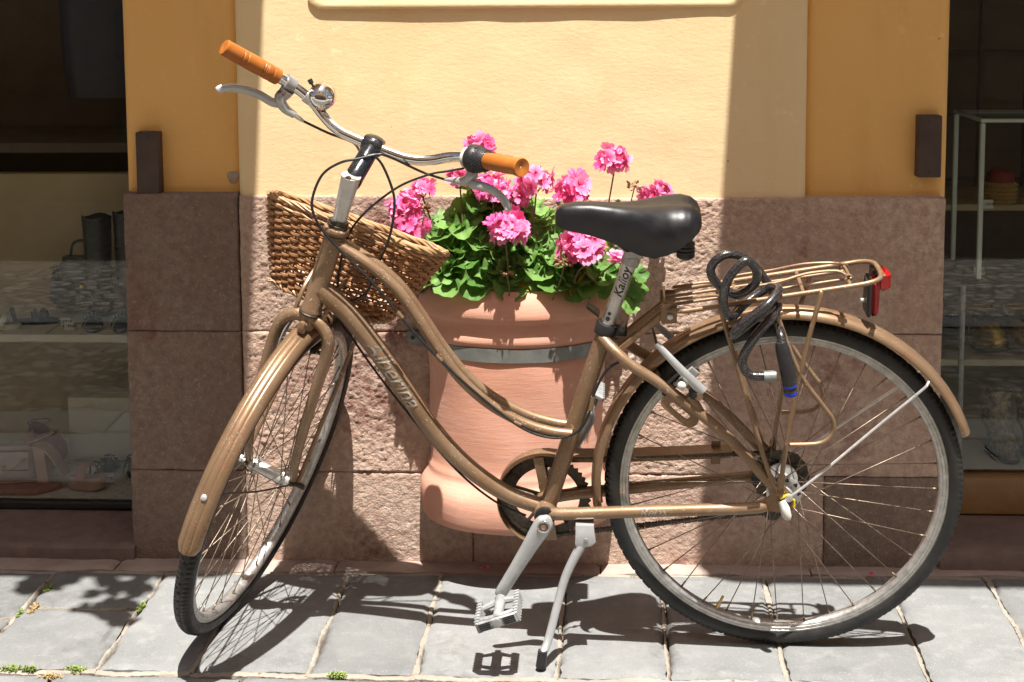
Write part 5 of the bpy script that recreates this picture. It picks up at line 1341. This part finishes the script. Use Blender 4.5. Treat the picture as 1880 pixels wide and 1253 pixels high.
bud_cluster(.053, 3.08, .880, 12, M['bud'], 1.3); bud_cluster(-.094, 2.95, .740, 20, M['dry'], 1.3); bud_cluster(-.402, 3.06, .835, 14, M['dry'], 1.2); bud_cluster(-.08, 3.075, .838, 14, M['dry'], 1.1); bud_cluster(-.215, 2.945, .715, 10, M['dry'], .9)

# ------------------------------------------------------------------ goods in the shop windows
def good(name, x, y, z, rz=0): return empty(name, mat=FM @ Matrix.Translation((x, y, z)) @ Matrix.Rotation(R(rz), 4, 'Z'))
def sole(L, w, z0, z1, n=24, heel=0.0):
    """foot-shaped outline lofted from z0 to z1; x toe"""
    out = []
    for i in range(n):
        a = 2*math.pi*i/n; x = math.cos(a); wx = w*(.80+.20*x)*(1-.18*math.exp(-((x+.1)/.3)**2)); out.append((L/2*x, wx/2*math.sin(a)))
    return out
def platform_sandal():
    t = good('platform_sandal', -1.348, .300, .060, -6); tag(t, 'nude high-heeled platform sandal with crossed straps in the shop window', 'sandal')
    o = sole(.10, .052, 0, 0); T = lambda z, k_: [Vector((.045+x*k_, y*k_, z+(.006*max(0, x/.05)**2))) for x, y in o]
    MB().loft([T(.0, .9), T(.006, 1), T(.028, 1.02), T(.032, .97)]).build('platform_sole', M['nude'], t, ang=40)
    m = MB(); path = cr([(-.008, 0, .034), (-.03, 0, .070), (-.055, 0, .100), (-.082, 0, .108), (-.092, 0, .107)], 5); n = len(path)
    m.tube(path, .0045, 10, ry=[.024]*n); m.build('insole', M['nude'], t)
    MB().loft([[Vector((x-.070+dx, y, z)) for x, y in ((-.014, -.014), (.016, -.015), (.016, .015), (-.014, .014))] for z, dx in ((0, .004), (.05, 0), (.104, -.006))]).build('block_heel', M['nude'], t, ang=30)
    for (x, rz) in ((.030, 24), (.050, -24)):
        m = MB(); Rz = Matrix.Rotation(R(rz), 3, 'Z'); m.tube(cr([Vector((x, 0, .030))+Rz @ Vector(p) for p in ((0, -.030, 0), (0, -.022, .026), (0, 0, .036), (0, .022, .026), (0, .030, 0))], 5), .0025, 8, ry=.011); m.build('toe_strap', M['pink_l'], t)
    MB().tube([Vector((-.075+.030*math.cos(a), .026*math.sin(a), .128+.012*math.cos(a))) for a in [2*math.pi*i/24 for i in range(24)]], .002, 8, loop=True, ry=.005).build('ankle_strap', M['nude'], t)
    MB().tube([(-.092, 0, .107), (-.100, 0, .122), (-.104, 0, .140)], .003, 8, ry=.018).build('heel_counter', M['nude'], t)
platform_sandal()
def flat_sandal(x, y, z, rz, mat, label, studs=False, ms='blk_l', group=None):
    t = good('flat_sandal', x, y, z, rz); tag(t, label, 'sandal', group)
    o = sole(.125, .046, 0, 0); T = lambda zz, k_: [Vector((px*k_, py*k_, zz)) for px, py in o]
    MB().loft([T(0, .97), T(.003, 1), T(.010, 1), T(.012, .97)]).build('sole', M[mat], t, ang=40)
    for xx, tw in ((.022, 16), (.004, -12)):
        pts = cr([(xx-tw*.0004, -.024, .010), (xx, -.016, .030), (xx+tw*.0003, 0, .036), (xx+tw*.0005, .016, .030), (xx+tw*.0006, .024, .010)], 4)
        MB().tube(pts, .002, 8, ry=.007, ref=Vector((1, 0, 0)) if False else None).build('strap', M[ms], t)
        if studs:
            m = MB()
            for p in pts[2:-2:2]: m.lathe([(.0024, 0), (.0018, .002), (.0003, .003)], p+Vector((0, 0, .002)), (0, -.3, 1), 6)
            m.build('stud', M['gem'], t)
    MB().tube(cr([(-.048, -.020, .010), (-.052, -.014, .036), (-.056, 0, .044), (-.052, .014, .036), (-.048, .020, .010)], 4), .0017, 8, ry=.004).build('heel_strap', M[ms], t)
flat_sandal(-1.295, .42, .062, 80, 'blk_l', 'black flat sandal studded with rhinestones behind the price card', True)
flat_sandal(-1.225, .43, .062, 98, 'blk_l', 'black flat sandal studded with rhinestones against the stone jamb', True)
flat_sandal(-1.320, .425, .441, -70, 'navy_l', 'dark sandal with sparkling strap beside a price card on the shelf', True, 'navy_l')
flat_sandal(-1.245, .425, .441, -74, 'navy_l', 'dark sandal with sparkling strap on the shelf end by the jamb', True, 'navy_l')
flat_sandal(-1.49, .47, .441, 15, 'navy_l', 'blue leather flat sandal on the middle shelf', False, 'navy_l')
flat_sandal(-1.565, .41, .441, 10, 'white', 'white flat sandal at the front of the middle shelf', False, 'white')
def handbag(x, y, z, rz, w_, d_, h_, mat, label, name='handbag', handle=True):
    t = good(name, x, y, z, rz); tag(t, label, 'bag')
    rings = []
    for zz, k_, kd in ((0, .94, .9), (.06, 1, 1), (.5, .99, .95), (.85, .93, .72), (1, .86, .5)):
        rings.append([Vector((w_/2*k_*math.copysign(abs(math.cos(a))**.5, math.cos(a)), d_/2*kd*math.copysign(abs(math.sin(a))**.5, math.sin(a)), h_*zz)) for a in [2*math.pi*i/28 for i in range(28)]])
    MB().loft(rings).build('bag_body', M[mat], t, ang=45)
    m = MB().bbox((0, -d_*.46, h_*.66), (w_*.86, .006, h_*.5), .003); m.build('flap', M[mat], t)
    if handle: MB().tube(cr([(-w_*.3, 0, h_*.96), (-w_*.2, 0, h_*1.25), (w_*.2, 0, h_*1.25), (w_*.3, 0, h_*.96)], 6), .004, 8).build('handle', M[mat], t)
    MB().lathe([(.005, 0), (.005, .003)], (0, -d_*.5-.004, h_*.5), (0, -1, 0), 10).build('clasp', M['gold_l'], t)
handbag(-1.520, .33, .060, 4, .15, .05, .10, 'rose_l', 'pale rose leather bag next to the platform sandal', handle=False)
handbag(-1.400, .62, .441, 0, .14, .07, .15, 'grn_l', 'dark green leather bag with knotted top on the middle shelf')
t = good('clutch', -1.475, .272, .060, 0); tag(t, 'dusty pink flat clutch lying along the window pane', 'bag')
MB().loft([[Vector((x*k_, y*k_, z)) for x, y in ((-.13, -.026), (.062, -.026), (.108, .028), (-.13, .028))] for z, k_ in ((0, .98), (.004, 1), (.012, .99), (.015, .96))]).build('clutch_body', M['pink_l'], t, ang=35)
MB().tube(cr([(-.10, .01, .018), (-.02, .030, .019), (.03, .032, .019), (.04, .022, .019), (.0, .012, .019), (-.1, .0, .018)], 6), .0022, 8).build('wrist_strap', M['pink_l'], t)
t = good('round_coaster', -1.122, .262, .060); tag(t, 'round pink leather purse against the jamb beside the pane', 'purse'); t.name = 'round_purse'
MB().lathe([(.001, 0), (.030, .0005), (.033, .004), (.030, .010), (.001, .013)], (0, 0, 0), (0, 0, 1), 28).build('purse_body', M['pink_l'], t)
MB().tube([Vector((.0325*math.cos(a), .0325*math.sin(a), .004)) for a in [2*math.pi*i/28 for i in range(28)]], .0012, 6, loop=True).build('piping', M['nude'], t)
def price(x, y, z, txt, label, w_=.036, h_=.026):
    t = good('price_card', x, y, z); tag(t, label, 'price card')
    MB().loft([[Vector((px, py, 0)) for px, py in ((-w_/2, 0), (w_/2, 0), (w_/2, .008), (-w_/2, .008))], [Vector((px, py+.004, h_)) for px, py in ((-w_/2, 0), (w_/2, 0), (w_/2, .001), (-w_/2, .001))]]).build('card', M['paper'], t, smooth=False)
    if txt:
        me = text_mesh(txt, .0095, 0, .00025); me.materials.clear(); me.materials.append(M['ink'])
        ob = bpy.data.objects.new('lettering', me); COL.objects.link(ob); ob.parent = t; ob.matrix_local = Matrix.Translation((0, .0014, h_*.5)) @ Matrix.Rotation(R(82), 4, 'X')
price(-1.268, .335, .060, '\u20ac 239.00', 'white price card reading 239 beside the platform sandal')
price(-1.372, .400, .441, '\u20ac 199.00', 'white price card beside the sparkling sandals on the shelf', .026, .019)
price(-1.400, .450, .441, '\u20ac 239.00', 'small price card behind the other card on the shelf', .026, .019)
price(.966, .50, .742, '\u20ac 129.00', 'white price card beside the stack of straw hats', .026, .022)
price(.905, .34, .603, '\u20ac 129.00', 'white price card under the clear display stand', .026, .019)
def boot(x, y, z, rz, mat, label, h_=.17, L_=.15, grp=None, shaft=.038):
    t = good('ankle_boot', x, y, z, rz); tag(t, label, 'boot', grp)
    rings = []
    for zz, cx, lx, ly in ((0.008, 0, L_*.5, .032), (.03, 0, L_*.49, .033), (.05, -.012, L_*.40, .033), (.075, -.030, L_*.29, .034), (.11, -.040, L_*.25, shaft*.9), (h_*.85, -.040, L_*.25, shaft), (h_, -.041, L_*.26, shaft*1.05)):
        rings.append([Vector((cx+lx*math.cos(a), ly*math.sin(a)*(.85+.15*math.cos(a) if zz < .06 else 1), zz+(.004*math.cos(3*a) if zz == h_ else 0))) for a in [2*math.pi*i/24 for i in range(24)]])
    m = MB(); m.loft(rings, caps=False); m.loft([[p*1 for p in rings[-1]], [Vector((-.041+(p.x+.041)*.9, p.y*.9, p.z-.002)) for p in rings[-1]], [Vector((-.041+(p.x+.041)*.85, p.y*.85, p.z-.08)) for p in rings[-1]]], caps=False)
    m.build('upper', M[mat], t, ang=50)
    MB().loft([[Vector((L_*.51*math.cos(a), .033*math.sin(a), zz)) for a in [2*math.pi*i/24 for i in range(24)]] for zz in (0, .009)]).build('sole', M['blk_l'], t, ang=40)
boot(.968, .330, .156, -80, 'snake', 'snakeskin ankle boot standing on the window floor beside its pair', .155, .13)
boot(1.052, .330, .156, -84, 'snake', 'second snakeskin ankle boot further inside the window', .155, .13)
boot(-1.345, .60, .441, 90, 'blk_l', 'tall black boot standing on the middle shelf', .27, .12)
boot(-1.265, .61, .441, 90, 'blk_l', 'tall black boot by the jamb on the middle shelf', .28, .12)
boot(.815, .46, .156, -70, 'blk_l', 'low black shoe on the window floor behind the bicycle wheel', .07, .13, shaft=.03)
def pump(x, y, z, rz, mat, label):
    t = good('pump_shoe', x, y, z, rz); tag(t, label, 'shoe')
    rings = []
    for zz, k_, cx in ((0, .92, 0), (.01, 1, 0), (.035, .98, -.004), (.055, .80, -.016), (.060, .70, -.018)):
        rings.append([Vector((cx+.065*k_*math.cos(a), .036*k_*math.sin(a), zz+.02*max(0, -math.cos(a))*(zz > .02))) for a in [2*math.pi*i/24 for i in range(24)]])
    m = MB(); m.loft(rings, caps=False); m.f.append(tuple(range(24))[::-1]); m.build('upper', M[mat], t, ang=50)
    MB().loft([[Vector((-.045+.012*math.cos(a), .014*math.sin(a), zz-.03)) for a in [2*math.pi*i/12 for i in range(12)]] for zz in (.0, .032)]).build('heel', M['blk_l'], t)
    MB().tube([Vector((-.035+.025*math.cos(a), .03*math.sin(a), .085)) for a in [2*math.pi*i/20 for i in range(20)]], .0018, 6, loop=True).build('ankle_strap', M[mat], t)
pump(.990, .56, .383, -75, 'gold_l', 'gold leather shoe with ankle strap on the lower shelf'); pump(1.080, .57, .383, -78, 'gold_l', 'second gold leather shoe farther along the lower shelf')
pump(-1.455, .60, .471, -60, 'navy_l', 'navy pump behind the blue flat sandal on the middle shelf'); pump(-1.175, .56, .471, -60, 'blk_l', 'black pump tucked behind the sparkling sandal by the jamb')
pump(-1.46, .46, .090, -30, 'red_l', 'dark red pump behind the rose bag on the window floor'); pump(.905, .62, .383, -60, 'blk_l', 'black pump beside the gold shoes on the lower shelf'); pump(1.16, .33, .186, -70, 'pink_l', 'pink leather pump past the snakeskin boots')
t = good('straw_hat', 1.035, .64, .737); tag(t, 'stack of pale straw hats with a red cap on the upper shelf', 'hats')
for q in range(5): MB().lathe([(.001, .0), (.040, .0), (.046, .004), (.040, .009), (.034, .012)], (0, 0, .011*q), (0, 0, 1), 24).build('hat_brim', M['straw'], t)
MB().lathe([(.036, .055), (.034, .075), (.022, .088), (.001, .092)], (0, 0, 0), (0, 0, 1), 20).build('hat_crown', M['red_l'], t)
# clear display stand and its glass shelf
t = good('display_stand', 1.05, .40, .604); tag(t, 'clear acrylic display stand with pale upright edges', 'display stand')
for xx in (-.162, .162):
    for yy in (-.11, .13): MB().bbox((xx, yy, .188), (.012, .012, .376), .002).build('upright', M['acrylic'], t)
m = MB()
for yy in (-.11, .13): m.bbox((0, yy, .382), (.336, .012, .010), .002)
for xx in (-.162, .162): m.bbox((xx, .01, .382), (.012, .228, .0096), .002)
m.build('top_frame', M['acrylic'], t)
MB().box((0, .01, .389), (.336, .252, .003)).build('top_plate', M['glass'], t, smooth=False)
t = good('glass_shelf', 1.05, .42, .600); tag(t, 'glass shelf carrying the clear display stand', 'shelf'); MB().bbox((.3, 0, -.003), (1.1, .34, .006), .001).build('plate', M['glass'], t)
for xx in (-.2, .8):
    for yy in (-.14, .14): MB().tube([(xx, yy, -.442), (xx, yy, -.006)], .007, 8).build('support_post', M['alu_dull'], t)
t = good('metal_grid', 1.3, 1.36, .45); tag(t, 'dark metal grid panel at the back of the shop', 'grid panel')
for q in range(9): MB().tube([(-.55+.14*q, 0, .2), (-.55+.14*q, 0, 1.6)], .006, 8).build('bar', M['iron'], t)
for q in range(7): MB().tube([(-.56, .008, .25+.2*q), (.58, .008, .25+.2*q)], .005, 8).build('bar', M['iron'], t)
t = good('hanging_coat', -1.52, 1.15, .98); tag(t, 'dark coat hanging in the shadow at the back of the shop', 'coat')
MB().loft([[Vector((cx+w_*math.cos(a), .05*math.sin(a), z)) for a in [2*math.pi*i/20 for i in range(20)]] for z, w_, cx in ((0, .11, .01), (.12, .115, 0), (.3, .12, 0), (.42, .13, -.01), (.5, .09, 0), (.54, .03, 0))]).build('cloth', M['navy_l'], t)
MB().tube(cr([(-.1, 0, .47), (0, 0, .55), (.1, 0, .47)], 5), .006, 8).build('hanger', M['wood'], t)
handbag(-1.30, .95, .882, 5, .13, .07, .09, 'red_l', 'dark red bag in the gloom of the upper shelf', handle=False)

# ------------------------------------------------------------------ weeds, petals, added shadow-casting plant
def tuft(x, y, n, rad, mat, label, grp=None, h=.014):
    t = empty('weed_tuft', (x, y, -.006)); tag(t, label, 'weed', grp); m = MB(); r0 = random.Random(int(x*1000+y*77))
    for i in range(n):
        a = r0.uniform(0, 6.28); d = r0.random()**.6*rad; p = Vector((math.cos(a)*d*(.5 if abs(y-2.605) > .04 else 1.8), math.sin(a)*d*(1.8 if abs(y-2.605) > .04 else .5), 0)); hh = h*r0.uniform(.4, 1.1)
        tip = p+Vector((r0.uniform(-.006, .006), r0.uniform(-.006, .006), hh)); w_ = r0.uniform(.0012, .0024); s_ = Vector((math.cos(a+1.5), math.sin(a+1.5), 0))*w_
        mid = p.lerp(tip, .6)+Vector((0, 0, .001)); o = len(m.v); m.v += [tuple(p), tuple(mid+s_), tuple(tip), tuple(mid-s_)]; m.f.append((o, o+1, o+2, o+3))
        for q in range(2):
            c = p.lerp(tip, r0.uniform(.4, 1)); b_ = r0.uniform(0, 6.28); e1 = Vector((math.cos(b_), math.sin(b_), r0.uniform(-.3, .5)))*.0035; e2 = Vector((-math.sin(b_), math.cos(b_), r0.uniform(-.2, .4)))*.0022; o = len(m.v)
            m.v += [tuple(c), tuple(c+e1*.5+e2), tuple(c+e1), tuple(c+e1*.5-e2)]; m.f.append((o, o+1, o+2, o+3))
    m.build('weed_leaves', M[mat], t)['kind'] = 'stuff'
W1 = 'small green weed tuft sprouting from a pavement joint'; GW = 'weed tufts in the pavement joints'
for x, y, n, r_ in ((-1.229, 2.972, 60, .010), (-.995, 2.889, 50, .010), (-1.16, 2.604, 60, .012), (-1.122, 2.605, 40, .010), (-1.032, 2.607, 70, .013), (-.519, 2.610, 50, .009), (-1.24, 2.845, 30, .008)): tuft(x, y, n, r_, 'weed', W1, GW)
tuft(-1.222, 2.868, 90, .016, 'weed_dry', 'dry straw-coloured weed patch in the pavement joint', None, .012); tuft(-1.068, 2.578, 70, .014, 'weed_dry', 'brownish dry weed in the short cross joint', None, .012)
for x, y, lab in ((-.279, 3.113, 'fallen pink petal on the kerb below the planter'), (.580, 3.128, 'fallen pink petal on the kerb behind the rear wheel')):
    t = empty('fallen_petal', (x, y, .009)); tag(t, lab, 'petal')
    m = MB(); m.v = [(-.011, 0, .002), (-.003, -.006, .0), (.006, -.006, .003), (.011, 0, .004), (.006, .006, .005), (-.003, .006, .002)]; m.f = [(0, 1, 5), (1, 2, 4, 5), (2, 3, 4)]; m.build('petal_blade', M['petal'], t)
hp = empty('shadow_plant', (-.93, 2.31, 2.42)); tag(hp, 'trailing plant added out of view to cast leaf shadows on the pavement', 'plant')  # unseen plant, added so its leaves shadow the left paving
hpo = Vector(hp.location); vm = leaf_mesh(5, .03); vm.materials.append(M['vine']); rh = random.Random(4)
for (x, y, z, n, rx, rz_) in ((-1.085, 2.31, 2.27, 15, .055, .05), (-.915, 2.31, 2.26, 14, .055, .05), (-.933, 2.31, 1.90, 16, .055, .06), (-.884, 2.31, 1.75, 4, .02, .02)):
    for i in range(n):
        p = Vector((x+rh.uniform(-rx, rx), y+rh.uniform(-.03, .03), z+rh.uniform(-rz_, rz_)))-hpo
        place('leaf', vm, hp, align(p, (rh.gauss(0, .3), rh.gauss(-.2, .3), 1)) @ Matrix.Rotation(rh.uniform(0, 6), 4, 'Z') @ Matrix.Scale(rh.uniform(.6, 1.0), 4))
m = MB(); m.tube(cr([Vector(p)-hpo for p in ((-1.0, 2.31, 2.48), (-1.06, 2.31, 2.4), (-1.085, 2.31, 2.25))], 6), .002, 6); m.tube(cr([Vector(p)-hpo for p in ((-.95, 2.31, 2.48), (-.915, 2.31, 2.27), (-.93, 2.31, 1.95), (-.90, 2.31, 1.78), (-.92, 2.31, 1.40))], 6), .002, 6); m.build('vine_stem', M['stem'], hp)
